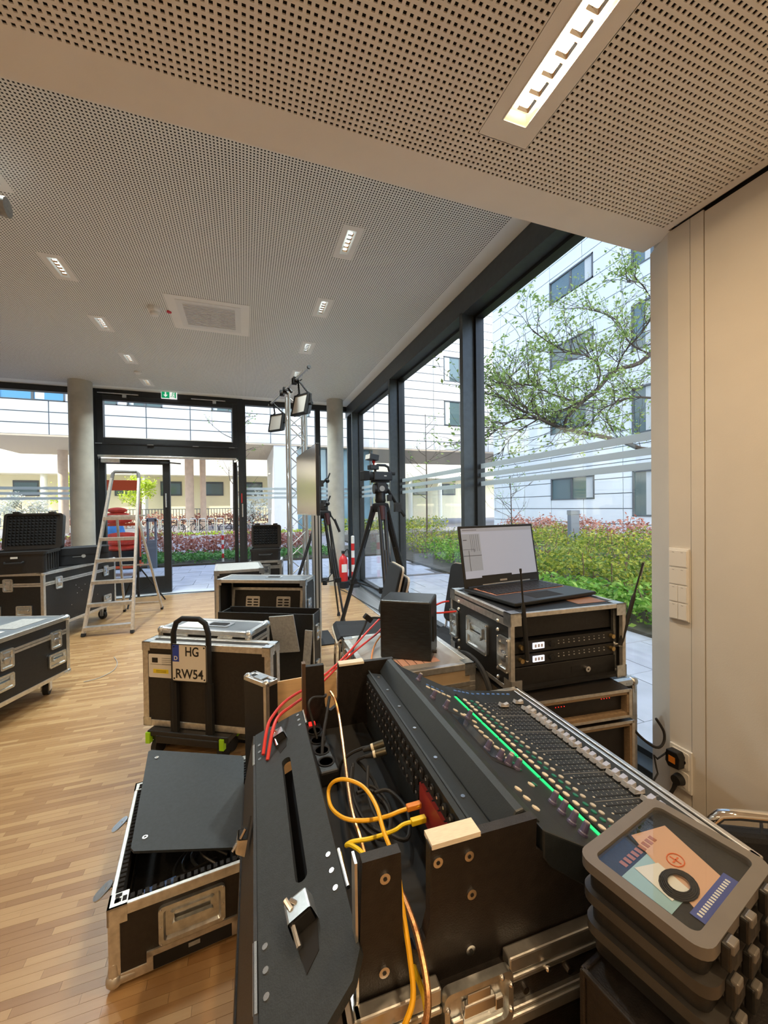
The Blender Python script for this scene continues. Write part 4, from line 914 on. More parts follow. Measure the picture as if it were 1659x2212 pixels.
# ================================================================== TRUSS, LAMPS, SCREEN
tr_ = thing('truss_tower', 'silver square lattice truss tower standing behind the screen', 'truss', (.672, 5.42, 0), 3)
TRM = mat('truss_aluminium', (.62, .63, .62), .35, .85); hs = .105
for x in (-hs, hs):
    for y in (-hs, hs): MB().cyl((x, y, .01), (x, y, 3.0), .0195, n=12).build('chord', TRM, tr_, smooth=True)
nb = 15; dz = 2.9/nb
for s in range(4):
    a = [(-hs, -hs), (hs, -hs), (hs, hs), (-hs, hs)][s]; b = [(hs, -hs), (hs, hs), (-hs, hs), (-hs, -hs)][s]; mb = MB()
    for k in range(nb):
        p, q = (a, b) if (k+s) % 2 else (b, a); mb.cyl((*p, .05+k*dz), (*q, .05+(k+1)*dz), .007, n=6)
    mb.build('lattice', TRM, tr_)
MB().bx(-.165, -.165, 0, .165, .165, .010).build('base_plate', MATTE, tr_)
pp = thing('cross_pipe', 'silver pipe clamped across the top of the truss tower carrying two lamps', 'pipe', (0, 0, 0))
pa, pb = Vector((.697, 4.395, 3.05)), Vector((.50, 6.24, 3.05)); pb = Vector((.377, 6.224, 3.05))
MB().cyl(pa, pb, .0185, n=14).build('tube', TRM, pp, smooth=True)
for t in (0.004, .985): q = pa+(pb-pa)*t; MB().cyl(q-(pb-pa).normalized()*.012, q+(pb-pa).normalized()*.012, .022, n=14).build('end_cap', MATTE, pp, smooth=True)
for t in (.27, .30, .52, .60, .93): q = pa+(pb-pa)*t; MB().box(q+Vector((0, 0, -.005)), (.06, .05, .07)).cyl(q+Vector((.02, 0, -.02)), q+Vector((.075, 0, .01)), .006, n=6).build('clamp', MATTE, pp)
for t in (.45, .52): q = pa+(pb-pa)*t; MB().cyl(q, (.655-.05, q.y, 3.0) if 0 else (q.x+.04, q.y-.03, 2.98), .018, n=8).build('coupler', MATTE, pp)
LEDF = mat('lamp_diffuser', (.70, .68, .64), .6)
def panel_lamp(c, rz, tilt, w, h, q, label):
    t = thing('panel_lamp', label, 'lamp', c, rz)
    Mt = Matrix.Rotation(R(tilt), 4, 'X')
    b = MB(Mt); b.bx(-w/2, -.012, -h/2, w/2, .03, h/2); b.build('housing', PLASTIC, t, bevel=.004)
    bk = MB(Mt); bk.add([(-w/2, .03, -h/2), (w/2, .03, -h/2), (w/2, .03, h/2), (-w/2, .03, h/2), (-w*.28, .11, -h*.3), (w*.28, .11, -h*.3), (w*.28, .11, h*.3), (-w*.28, .11, h*.3)], [(0,1,5,4),(1,2,6,5),(2,3,7,6),(3,0,4,7),(4,5,6,7)]); bk.build('heat_sink', PLASTIC, t)
    MB(Mt).bx(-w/2+.014, -.016, -h/2+.014, w/2-.014, -.012, h/2-.014).build('diffuser', LEDF, t)
    fr = MB(Mt); fr.bx(-w/2-.006, -.022, -h/2-.006, -w/2+.012, .0, h/2+.006).bx(w/2-.012, -.022, -h/2-.006, w/2+.006, .0, h/2+.006).bx(-w/2, -.022, h/2-.012, w/2, .0, h/2+.006).bx(-w/2, -.022, -h/2-.006, w/2, .0, -h/2+.012); fr.build('front_frame', MATTE, t)
    ql = Matrix.Rotation(R(-rz), 3, 'Z') @ (Vector(q)-Vector(c))
    MB().tube([(-w/2-.02, .03, 0), (-w/2-.02, .035, h*.45), (-w*.3, .04, h*.62), (ql.x, ql.y, ql.z-.03), (w*.3, .04, h*.62), (w/2+.02, .035, h*.45), (w/2+.02, .03, 0)], .012, 8).build('yoke', MATTE, t)
    for s in (-1, 1): MB().cyl((s*(w/2+.005), .03, 0), (s*(w/2+.045), .03, 0), .02, n=10).build('tilt_knob', MATTE, t)
q1 = pa+(pb-pa)*.22; q2 = pa+(pb-pa)*.86
panel_lamp((.645, 4.74, 2.715), -58, -14, .24, .245, q1-Vector((0, 0, .0)), 'black LED panel lamp with a big diffuser hanging at the near end of the pipe')
panel_lamp((.46, 5.93, 2.735), -50, -12, .24, .245, q2, 'smaller looking black LED panel lamp hanging at the far end of the pipe')
# screen
ms = thing('monitor_stand', 'aluminium column stand on a flat black base carrying the big screen', 'stand', (.77, 4.55, 0))
MB().bx(-.045, -.045, .012, .045, .045, 2.1).build('column', TRM, ms, bevel=.006)
for s in (-.02, .02): MB().bx(s-.006, -.049, .02, s+.006, -.044, 2.08).build('groove', MATTE, ms)
MB().bx(-.17, -.25, 0, .17, .25, .012).build('base_plate', MATTE, ms); MB().bx(-.06, -.12, 1.6, -.045, .12, 1.95).build('bracket', MATTE, ms)
sc_ = thing('flat_screen', 'large flat screen seen edge-on reflecting warm light in front of the truss', 'screen', (.655, 3.81, 1.428), 92.3)
wS, hS = 1.12, .695; SCR = mat('screen_glass', (.055, .052, .05), .12, 0, spec=.9, coat=.6)
MB().bx(0, -.034, 0, wS, .0, hS).build('housing', PLASTIC, sc_, bevel=.004); MB().bx(.008, .0, .012, wS-.008, .0025, hS-.008).build('display', mat('display_reflection', (.58, .53, .49), .24, .9), sc_)  # warm metallic tint stands in for the room's reflection on the screen
MB().bx(.0, .0, 0, wS, .004, .012).build('bottom_bezel', ALU, sc_); MB().bx(.35, -.075, .15, .80, -.034, .55).build('rear_box', PLASTIC, sc_)
# articulated clamps on the screen stand
for z, a in ((1.78, .3), (1.52, -.2)):
    cl = thing('clamp_arm', ('upper' if z > 1.6 else 'lower')+' black ratchet clamp arm fixed to the screen stand column', 'clamp', (.815, 4.52, z))
    MB().box((.02, 0, 0), (.04, .06, .07)).build('jaw', PLASTIC, cl); MB().cyl((.03, 0, 0), (.085, 0, .03+a*.1), .012, n=8).build('arm', MATTE, cl); MB().cyl((.085, 0, .03), (.12, 0, .12), .008, n=8).build('lever', MATTE, cl); MB().sph((.09, 0, .03), .025, 10, 6).build('ball_joint', PLASTIC, cl, smooth=True)
# ---- tripods
CARB = mat('carbon_tube', (.020, .021, .023), .35, 0, .2, 80)
def tripod(name, label, c, apex, angs, spread, rt=.021, dark=True):
    t = thing(name, label, 'tripod', (c[0], c[1], 0))
    for a in angs:
        a = R(a); u = Vector((math.cos(a), math.sin(a), 0)); top = u*.075+Vector((0, 0, apex)); ft = u*spread+Vector((0, 0, .02)); mid = top+(ft-top)*.55
        sd_ = Vector((-u.y, u.x, 0))*.028
        l = MB(); l.cyl(top+sd_, mid+sd_*.9, rt*.62, n=10).cyl(top-sd_, mid-sd_*.9, rt*.62, n=10); leg = l.build('leg', CARB, t, smooth=True)
        MB().cyl(top+(ft-top)*.3, ft, rt*.7, n=10).build('lower_tube', CARB, leg, smooth=True); MB().box(mid, (.075, .075, .05)).build('leg_lock', PLASTIC, leg); MB().cyl(ft+Vector((0, 0, -.02)), ft+Vector((0, 0, .03)), .026, .018, n=10).build('rubber_foot', RUBBER, leg)
        MB().cyl(top+Vector((0, 0, .01)), top+(ft-top)*.09, .036, .030, n=10).build('red_collar', mat('tripod_red', (.045, .008, .009), .45), leg, smooth=True)
        MB().cyl((0, 0, apex*.40), mid+(ft-top)*(-.0), .007, n=6).build('spreader_arm', MATTE, t)
    MB().cyl((0, 0, apex*.40-.03), (0, 0, apex*.40+.03), .03, n=10).build('spreader_hub', MATTE, t, smooth=True)
    MB().lathe([(.075, apex-.05), (.095, apex), (.085, apex+.04), (.05, apex+.05)], 20).build('bowl', MATTE, t, smooth=True)
    return t
tp = tripod('camera_tripod', 'tall black two-stage tripod holding the video camera by the windows', (1.39, 4.07), 1.50, (142, 262, 22), .54, .033)
MB().bx(-.05, -.30, .62, .045, -.26, .82).build('battery_box', PLASTIC, tp)
MB().tube([(.02, -.25, .78), (.04, -.2, .9), (.03, -.1, 1.2), (.05, -.03, 1.45)], .004, 5, 4).build('power_lead', RUBBER, tp); MB().tube([(0, -.28, .62), (-.03, -.28, .5), (-.1, -.2, .3), (.0, .0, .05), (.2, .3, .01)], .004, 5, 4).build('power_lead', RUBBER, tp)
a_ = R(142); lb = MB(basis((math.cos(a_)*.155, math.sin(a_)*.155, 1.30), (.79, .61, 0), (0.1, -.1, 1))).bx(-.02, -.035, .024, .012, .03, .027).build('white_label', PAPER, tp)
hd = MB().lathe([(.05, 1.55), (.06, 1.57), (.055, 1.60), (.055, 1.66)], 18); head = hd.build('fluid_head', PLASTIC, tp, smooth=True)
MB().cyl((-.075, -.0, 1.70), (.075, 0, 1.70), .055, n=20).build('tilt_drum', PLASTIC, head, smooth=True); MB().bx(-.055, -.06, 1.66, .055, .06, 1.765).build('head_body', PLASTIC, head, bevel=.01); MB().box((0, 0, 1.777), (.19, .07, .02)).build('quick_plate', MATTE, head); MB().cyl((-.0, -.061, 1.70), (0, -.064, 1.70), .03, n=16).build('dial', GREYF, head)
MB().cyl((.06, -.03, 1.72), (.19, -.06, 1.50), .011, n=8).build('pan_bar', MATTE, head); MB().cyl((.05, .03, 1.74), (.17, -.02, 1.53), .009, n=8).build('pan_bar', MATTE, head); MB().cyl((.16, -.05, 1.545), (.25, -.075, 1.40), .017, n=10).build('grip', RUBBER, head, smooth=True); MB().box((.175, -.055, 1.50), (.07, .05, .10)).build('zoom_control', PLASTIC, head); MB().box((.085, -.05, 1.60), (.045, .03, .07)).build('plug', PLASTIC, head)
vc = thing('video_camera', 'black video camcorder with top handle and small LED light on the tall tripod', 'video camera', (1.39, 4.07, 1.787), 8)
MB().bx(-.10, -.055, .0, .125, .055, .095).build('body', PLASTIC, vc, bevel=.012); MB().cyl((-.10, 0, .048), (-.17, 0, .048), .045, n=24).build('lens', MATTE, vc, smooth=True); MB().bx(-.215, -.055, .0, -.15, .055, .098).build('lens_hood', MATTE, vc, bevel=.006)
MB().tube([(-.06, 0, .09), (-.055, 0, .15), (-.03, 0, .168), (.06, 0, .168), (.10, 0, .15), (.118, 0, .09)], .014, 8).build('top_handle', PLASTIC, vc, smooth=True); MB().bx(-.135, -.04, .115, -.03, .04, .165).build('audio_module', PLASTIC, vc, bevel=.008); MB().cyl((.125, -.02, .08), (.165, -.02, .082), .022, n=14).build('viewfinder', RUBBER, vc, smooth=True)
MB().bx(.02, -.0575, .045, .05, -.055, .055).build('badge', PAPER, vc); MB().cyl((-.075, 0, .165), (-.075, 0, .20), .010, n=10).build('ball_mount', RED, vc, smooth=True); MB().sph((-.075, 0, .20), .018, 10, 8).build('mount_ball', RED, vc, smooth=True)
lt = MB(Matrix.Translation((-.09, 0, .245)) @ Matrix.Rotation(R(8), 4, 'Y')); lt.bx(-.055, -.06, -.03, .05, .06, .03); li = lt.build('led_light', PLASTIC, vc, bevel=.004); MB(Matrix.Translation((-.09, 0, .245)) @ Matrix.Rotation(R(8), 4, 'Y')).bx(-.058, -.054, -.025, -.055, .054, .025).build('diffuser', LEDF, li)
tp2 = tripod('camera_tripod', 'second black tripod standing behind the big screen with a drooping pan handle', (.94, 4.95), 1.42, (188, 285, 60), .56, .018)
MB().lathe([(.05, 1.47), (.055, 1.55), (.04, 1.60)], 16).build('fluid_head', PLASTIC, tp2, smooth=True); MB().cyl((.0, -.02, 1.53), (.12, -.06, 1.34), .010, n=8).build('pan_bar', MATTE, tp2); MB().cyl((.12, -.06, 1.36), (.18, -.08, 1.20), .016, n=8).build('grip', RUBBER, tp2)
# ---- extinguisher, post, by the rear column
fe = thing('fire_extinguisher', 'red fire extinguisher standing beside the rear concrete column', 'fire extinguisher', (1.74, 7.30, 0))
MB().lathe([(.075, .12), (.082, .15), (.082, .52), (.06, .58), (.025, .61), (.025, .64)], 24).build('cylinder', RED, fe, smooth=True); MB().bx(-.02, -.05, .64, .02, .06, .69).build('valve', MATTE, fe); MB().tube([(.02, 0, .66), (.08, -.02, .72), (.10, -.03, .6), (.095, -.05, .35)], .012, 8, 4).build('hose', RUBBER, fe); MB().lathe([(.10, 0), (.10, .12), (.085, .13)], 20).build('foot', MATTE, fe); MB().bx(-.05, -.084, .3, .05, -.078, .45).build('label_panel', PAPER, fe)
pb2 = post(1.96, 7.42, .95, 'red and white banded stand post indoors beside the fire extinguisher'); MB().bx(-.06, -.22, 0, .07, .22, .05).build('base', RUBBER, pb2, bevel=.01)
# ---- cables on the floor
def cable(name, label, pts, r, m, cat='cable', k=5, group=None): o = MB().tube(pts, r, 7, k).build(name, m, None, smooth=True); return tag(o, label, cat, group)
cable('floor_cable', 'thin black cable lying across the window convector grille', [(1.62, 7.2, .012), (1.70, 6.7, .012), (1.74, 6.2, .012), (1.78, 5.7, .012), (1.84, 5.25, .012), (1.92, 4.9, .012), (1.75, 4.5, .012), (1.5, 4.3, .012)], .006, RUBBER)
cable('floor_cable', 'black cable lying along the glass door threshold', [(-2.2, 7.80, .016), (-1.73, 7.84, .016), (-1.17, 7.92, .016), (-.52, 7.87, .016), (.3, 7.8, .008), (1.1, 7.6, .008)], .007, RUBBER)
cable('floor_cable', 'thin cable curling on the parquet near the step ladder', [(-1.28, 4.75, .006), (-1.2, 4.55, .006), (-1.18, 4.35, .006), (-1.25, 4.2, .006), (-1.35, 4.15, .006)], .003, GREYF)
# ================================================================== CHAIRS
def chair(label, x, y, rz, zs=.45, group=None, back_h=.50, arms=False):
    t = thing('stacking_chair', label, 'chair', (x, y, 0), rz, group)
    s = MB(); pr = [(-.215, .0), (-.19, -.035), (.10, -.012), (.20, .0), (.225, .012)]       # seat section, front at -y
    def sheet(mb, prof, w0, w1, th, zo):
        n = len(prof); vs = []
        for i, (a, b) in enumerate(prof):
            w = w0+(w1-w0)*i/(n-1)
            for sx in (-1, -.6, .6, 1): vs.append((sx*w, a, zo+b+(.012 if abs(sx) == 1 else 0)))
        m = len(vs); vs += [(q[0], q[1], q[2]-th) for q in vs]; fs = []
        for i in range(n-1):
            for k in range(3): a = i*4+k; fs += [(a, a+1, a+5, a+4), (m+a, m+a+4, m+a+5, m+a+1)]
            for k in (0, 3): a = i*4+k; fs.append((a, a+4, m+a+4, m+a) if k == 0 else (a, m+a, m+a+4, a+4))
        for k in range(3): fs += [(k, m+k, m+k+1, k+1), ((n-1)*4+k, (n-1)*4+k+1, m+(n-1)*4+k+1, m+(n-1)*4+k)]
        return mb.add(vs, fs)
    sheet(MB(), pr, .22, .205, .012, zs)
    prof = [(-.225, -.03), (-.20, -.004), (-.1, -.008), (.08, -.012), (.20, 0.)]
    sheet(s, prof, .225, .21, .012, zs-.022); s.build('seat_shell', PLYE, t)
    s = MB(); sheet(s, [(-.215, -.025), (-.19, 0), (-.1, -.004), (.08, -.008), (.19, .004)], .215, .2, .022, zs); s.build('seat_pad', FABRIC, t, bevel=.006)
    Mb = Matrix.Translation((0, .20, zs+.06)) @ Matrix.Rotation(R(-14), 4, 'X')
    b = MB(Mb @ basis((0, 0, back_h/2), (1, 0, 0), (0, 0, 1))); b.prism(rrect(.42, back_h, .05), -.014, 0); b.build('back_shell', PLYE, t)
    b = MB(Mb @ basis((0, 0, back_h/2), (1, 0, 0), (0, 0, 1))); b.prism(rrect(.405, back_h-.015, .045), 0, .022); b.build('back_pad', FABRIC, t, bevel=.008)
    b = MB(Mb @ basis((0, 0, back_h/2), (1, 0, 0), (0, 0, 1))); b.prism(rrect(.38, back_h-.04, .045), -.018, -.014); b.build('back_cover', FABRIC, t)
    for sx in (-1, 1):
        MB().tube([(sx*.2, -.21, .0), (sx*.2, -.19, zs-.05), (sx*.19, -.15, zs-.035), (sx*.19, .16, zs-.035), (sx*.19, .21, zs), (sx*.18, .225, zs+.16)], .011, 8).build('side_frame', CHROME, t, smooth=True); MB().tube([(sx*.21, .25, 0), (sx*.2, .12, zs-.04)], .011, 8).build('rear_leg', CHROME, t, smooth=True)
    return t
gch = 'stacked chairs'
chair('upper black padded plywood chair of the stack of two by the windows', .90, 3.17, -97, .505, gch, .47)
chair('lower black padded plywood chair of the stack of two by the windows', .93, 3.13, -97, .425, gch, .47)
chair('single black padded plywood chair behind the laptop rack', 1.48, 2.78, -70, .47, None, .50)
# black chair with chrome rail by the right wall
bc = thing('office_chair', 'black upholstered chair with a chrome rail by the right wall', 'chair', (1.42, .62, 0), -28)
MB().bx(-.25, -.02, .30, .25, .03, .60).build('backrest', FABRIC, bc, bevel=.015); MB().bx(-.25, -.48, .30, .25, -.02, .38).build('seat', FABRIC, bc, bevel=.02)
MB().tube([(-.25, 0, .58), (-.245, 0, .615), (-.22, 0, .64), (-.18, 0, .645), (.18, 0, .645), (.22, 0, .64), (.245, 0, .615), (.25, 0, .58)], .014, 10).build('top_rail', CHROME, bc, smooth=True)
for x in (-.12, -.1, .1, .12): MB().cyl((x, 0, .595), (x, 0, .64), .004, n=6).build('rail_pin', CHROME, bc)
for x in (-.22, .22):
    for y in (-.44, -.03): MB().cyl((x, y, 0), (x, y, .31), .013, n=10).build('leg', CHROME, bc, smooth=True)
# ================================================================== SPEAKER TABLE CASE, RACKS
TAN = mat('tan_laminate', (.40, .30, .19), .45, 0, .08, 10); SCUF = mat('scuffed_grey_top', (.42, .40, .37), .4, .3, .2, 5)
I = flight_case('flight_case', 'light tan flight case with scuffed silver top under the small black loudspeaker', (.49, 1.60), -1.4, .50, .56, .0, .778, .10, corner='brace', pm=TAN, top=SCUF, em=ALUW, tw=.026, lat=[('left', .40, .69)])
kb_ = MB().bx(.14, .07, .7795, .36, .15, .7805).build('card_template', mat('salmon_card', (.72, .42, .33), .6), I)
for k in range(5): MB().bx(.17+k*.036, .07, .7804, .173+k*.036, .15, .7809).build('card_line', INK, kb_)
VIN = mat('black_woodgrain_vinyl', (.013, .016, .019), .34, 0, .6, 22, .25, 60, stretch=(1, 9, 9))
spk = thing('loudspeaker', 'small black wood-grain loudspeaker standing on the tan flight case', 'loudspeaker', (.604, 1.80, .780), -34.7)
MB().bx(0, 0, 0, .245, .20, .277).build('cabinet', VIN, spk, bevel=.008); MB().bx(.01, .20, .01, .235, .206, .267).build('baffle', PLASTIC, spk)
MB().cyl((.245, .06, .03), (.262, .06, .03), .008, n=10).build('volume_knob', PLASTIC, spk); MB().bx(.245, .05, .08, .250, .15, .2).build('rear_panel', MATTE, spk)
J = thing('rack_case', 'black rack flight case with radio receivers and two antennas, carrying the laptop', 'rack case', (1.055, 1.406, 0), -3.2)
w, d, z0, z1 = .608, .574, .705, 1.038
MB().bx(0, 0, z0, .012, d, z1).build('side_panel', PANEL, J); MB().bx(w-.012, 0, z0, w, d, z1).build('side_panel', PANEL, J); MB().bx(0, 0, z1-.012, w, d, z1).build('top_panel', PANEL, J); MB().bx(0, 0, z0, w, d, z0+.012).build('bottom_panel', PANEL, J); MB().bx(0, d-.012, z0, w, d, z1).build('back_panel', PANEL, J)
edges(J, w, d, z0, z1, .017, ALUW, skip=('x00',)); corners(J, w, d, z0, z1, 'brace')
MB().bx(-.003, 0, z1-.055, .001, d, z1-.026).build('closure_profile', ALUW, J)
for y in (.045, d-.05): latch(Matrix.Translation((-.003, 0, 0)) @ face_M('left', y, .86, w, d), J, .085, .15)
grip(face_M('left', .28, .87, w, d), J, .20, .15)
rv = MB()
for y in (.045, d-.05):
    for z in (.74, .78, .95, .99): rv.sph((-.003, y+.05*(1 if y < .2 else -1), z), .009, 10, 6)
rv.build('screw_heads', ALU, J, smooth=True)
MB().bx(.03, .05, .92, .58, .056, 1.01).build('blank_panel', PANEL, J)
for x in (.022, .572): MB().bx(x, .03, z0+.012, x+.016, .045, z1-.012).build('rack_rail', ZINC, J)
DISP = mat('receiver_display', (.8, .8, .9), .4, emit=(.86, .88, 1), estr=1.1); LEDR = mat('red_led', (.5, 0, 0), .4, emit=(1, .03, .02), estr=1.6)
for zc in (.882, .824):
    rc = MB().bx(.035, .03, zc-.026, .575, .30, zc+.026).build('receiver', PLASTIC, J, bevel=.002)
    MB().bx(.128, .026, zc-.012, .186, .030, zc+.014).build('display', DISP, rc); MB().bx(.126, .028, zc-.016, .188, .0305, zc-.0125).build('display_edge', INK, rc)
    for k in range(3): MB().bx(.136+k*.016, .0255, zc-.006, .146+k*.016, .0262, zc+.008).build('digits', mat('lcd_grey', (.55, .55, .7), .5), rc)
    for u in (.065, .555): MB().cyl((u, .03, zc+.004), (u, .012, zc+.004), .010, n=12).build('connector', mat('brass', (.55, .40, .18), .3, .9), rc, smooth=True)
    MB().cyl((.225, .03, zc), (.225, .018, zc), .012, n=14).build('knob', MATTE, rc, smooth=True)
    bt = MB()
    for k in range(10): bt.bx(.26+k*.028, .0275, zc-.003, .266+k*.028, .030, zc+.001); bt.bx(.26+k*.028, .0275, zc+.010, .264+k*.028, .030, zc+.013)
    bt.build('buttons', GREYF, rc)
dw = MB().bx(.03, .028, .712, .578, .30, .795).build('drawer', PANEL, J, bevel=.003); MB().cyl((.41, .028, .752), (.41, .012, .752), .013, n=14).build('lock', STEEL, dw, smooth=True); MB().cyl((.41, .012, .752), (.41, .011, .752), .004, n=8).build('keyhole', INK, dw); MB().bx(.33, .0265, .742, .38, .028, .768).build('badge', MATTE, dw)
for a, b in (((.085, .008, .835), (.035, -.02, 1.235)), ((.588, .008, .845), (.70, -.015, 1.225))):
    a = Vector(a); b = Vector(b); an = MB(); an.cyl(a, a+(b-a)*.58, .0105, .009, n=10).cyl(a+(b-a)*.58, a+(b-a)*.64, .009, .004, n=10).cyl(a+(b-a)*.64, a+(b-a)*.97, .004, n=8).cyl(a+(b-a)*.97, b, .005, n=8); an.build('antenna', RUBBER, J, smooth=True)
    MB().cyl(a+Vector((0, .02, -.005)), a, .009, n=10).build('antenna_joint', STEEL, J, smooth=True)
MB().bx(.40, .06, z1+.0005, .56, .16, z1+.002).build('brown_card', mat('brown_card', (.30, .16, .10), .5), J)
for x in (.06, .55):
    for y in (.05, .5): MB().cyl((x, y, .690), (x, y, .706), .02, n=10).build('foot', RUBBER, J)
def open_rack(label, loc, yaw, w, d, z0, z1, leds, base=0):
    PLYE = mat('aged_plywood_edge', (.27, .19, .115), .6, 0, .3, 60, stretch=(1, 1, 12))
    t = thing('amplifier_rack', label, 'rack case', (loc[0], loc[1], 0), yaw); e = .022
    MB().bx(0, 0, z0, e, d, z1).build('side_panel', PLYE, t); MB().bx(w-e, 0, z0, w, d, z1).build('side_panel', PLYE, t); MB().bx(0, 0, z1-e, w, d, z1).build('top_panel', PLYE, t); MB().bx(0, 0, z0, w, d, z0+e).build('bottom_panel', PLYE, t); MB().bx(0, d-.01, z0, w, d, z1).build('back_panel', PANEL, t)
    MB().bx(-.003, -.003, z0, .012, .0, z1).build('edge_profile', ALUW, t); MB().bx(w-.012, -.003, z0, w+.003, .0, z1).build('edge_profile', ALUW, t); MB().bx(0, -.003, z1-.010, w, 0, z1+.002).build('edge_profile', ALUW, t); MB().bx(0, -.003, z0-.0, w, 0, z0+.010).build('edge_profile', ALUW, t)
    MB().bx(.005, .0, z1, w-.005, d, z1+.001).build('top_skin', PANELB, t)
    MB().bx(e+.003, .03, z0+e, w-e-.003, .06, z1-e).build('amplifier', PLASTIC, t)
    if leds:
        lm = MB()
        for k in range(4): lm.bx(.20+k*.014, .028, z1-e-.03, .203+k*.014, .030, z1-e-.0275); lm.bx(.43+k*.014, .028, z1-e-.022, .433+k*.014, .030, z1-e-.0195)
        lm.build('led_row', LEDR, t)
    return t
K = open_rack('low amplifier rack with plywood edges and red lights directly under the receiver rack', (1.035, 1.345), -6, .56, .5, .565, .688, True)
L_ = open_rack('tall amplifier rack with plywood edges at the bottom of the rack stack', (1.035, 1.345), -6, .575, .5, .03, .548, False)
MB().bx(.02, .03, 0, .09, .47, .03).bx(.485, .03, 0, .555, .47, .03).build('skid', RUBBER, L_); MB().bx(.58, .04, .36, .60, .08, .44).build('latch_plate', ZINC, L_)
for x in (.05, .52):
    for y in (.05, .45): MB().cyl((x, y, .549), (x, y, .566), .02, n=10).build('foot', RUBBER, K)
Mc = flight_case('flight_case', 'black flight case with steel ball corners between rack stack and window reveal', (1.66, 1.53), -4, .25, .5, .02, .57, .2, corner='ball', lat=[('front', .125, .36)], tw=.028)
MB().bx(.02, .02, 0, .23, .48, .02).build('skid', RUBBER, Mc)
cable('power_lead', 'thin dark cable looping from the rack stack to the wall', [(1.60, 1.38, .62), (1.66, 1.36, .50), (1.72, 1.345, .42), (1.80, 1.33, .36), (1.85, 1.33, .37), (1.86, 1.335, .42), (1.83, 1.35, .48)], .006, RUBBER)
# laptop
lp_ = thing('laptop', 'open black laptop with a lit drawing program on screen, on the receiver rack', 'laptop', (1.133, 1.478, 1.042), 6.0)
wl, dl = .535, .375; LBK = mat('laptop_black', (.018, .02, .022), .38, .1)
MB().bx(0, 0, .004, wl, dl, .022).build('base', LBK, lp_, bevel=.005)
for x in (.03, wl-.06): MB().bx(x, .02, .0, x+.03, .05, .004).bx(x, dl-.05, .0, x+.03, dl-.02, .004).build('foot', RUBBER, lp_)
KEY = mat('keycap', (.02, .02, .022), .45); GLOW = mat('key_glow', (.30, .12, .07), .5, emit=(.9, .38, .22), estr=.35)
MB().bx(.035, .165, .022, wl-.035, dl-.035, .0225).build('key_well', GLOW, lp_); km = MB().bx(-.0125, -.0105, 0, .0125, .0105, .004).mesh('key'); km.materials.append(KEY)
for r in range(6):
    for c in range(16): place('key', km, lp_, loc=(.055+c*.0283+(r % 2)*.004, .18+r*.0268, .0228))
MB().bx(.16, .03, .022, .34, .135, .0224).build('touchpad', MATTE, lp_)
Ml = Matrix.Translation((0, dl-.01, .02)) @ Matrix.Rotation(R(-10), 4, 'X'); hl = .335
ld_ = MB(Ml).bx(0, 0, 0, wl, .010, hl).build('lid', LBK, lp_, bevel=.004)
SCRN = mat('laptop_screen', (.2, .2, .22), .3, emit=(.60, .66, .80), estr=.34); SCR2 = mat('screen_toolbar', (.2, .2, .2), .3, emit=(.52, .57, .68), estr=.28); SCR3 = mat('screen_pane', (.2, .2, .2), .3, emit=(.48, .58, .70), estr=.24)
MB(Ml).bx(.014, -.0015, .050, wl-.014, 0, hl-.014).build('display', SCRN, ld_); MB(Ml).bx(.014, -.0022, hl-.034, wl-.014, -.0015, hl-.014).build('toolbar', SCR2, ld_); MB(Ml).bx(.014, -.0022, .09, .135, -.0015, hl-.045).build('drawing_pane', SCR3, ld_)
dl_ = MB(Ml)
for x in (.070, .082, .094, .108, .122): dl_.bx(x, -.003, .195, x+.0012, -.0022, hl-.05)
dl_.bx(.014, -.003, .170, .135, -.0022, .173).bx(.050, -.003, .09, .053, -.0022, .20).bx(.014, -.003, .205, .09, -.0022, .207).bx(.088, -.003, .19, .09, -.0022, .207).bx(.02, -.003, .255, .045, -.0022, .259)
for k in range(12): dl_.bx(.024+k*.008, -.003, hl-.026, .029+k*.008, -.0022, hl-.022)
dl_.build('drawing', mat('screen_lines', (.1, .11, .14), .4), ld_); MB(Ml).bx(.12, -.0022, .050, .33, -.0015, .060).build('taskbar', INK, ld_)
MB(Ml).bx(wl*.5-.025, -.0006, .022, wl*.5+.025, 0, .032).build('badge', GREYF, ld_); MB().cyl((.02, dl-.008, .02), (wl-.02, dl-.008, .02), .010, n=10).build('hinge', LBK, lp_, smooth=True); MB(Ml).bx(.12, -.001, .006, .46, 0, .014).build('hinge_strip', ZINC, ld_)
# ---- wall plates
sw = thing('switch_plate', 'white four-gang switch plate on the narrow wall strip by the window', 'switch', (1.940, 1.312, .948))
MB().bx(-.010, -.046, 0, 0, .046, .340).build('frame', WPLAST, sw, bevel=.002)
for k in range(4):
    z = .006+k*.083
    if k < 2:
        for s in (0, 1): MB().bx(-.016, -.040+s*.041, z, -.010, -.001+s*.041, z+.076).build('rocker', WPLAST, sw, bevel=.0015); 
    else: MB().bx(-.016, -.040, z, -.010, .040, z+.076).build('rocker', WPLAST, sw, bevel=.0015)
    for s in (-.02, .02): MB().bx(-.0165, s-.005, z+.066, -.016, s+.005, z+.068).build('mark', GREYF, sw)
so = thing('socket_plate', 'white double wall socket low on the narrow wall strip', 'socket', (1.940, 1.306, .148))
MB().bx(-.012, -.05, 0, 0, .05, .198).build('frame', WPLAST, so, bevel=.002)
for z in (.05, .145): MB(basis((-.012, 0, z), (0, -1, 0), (0, 0, 1))).ring(rrect(.08, .08, .008), rrect(.056, .056, .027, 6), 0, .004).build('socket_insert', WPLAST, so)
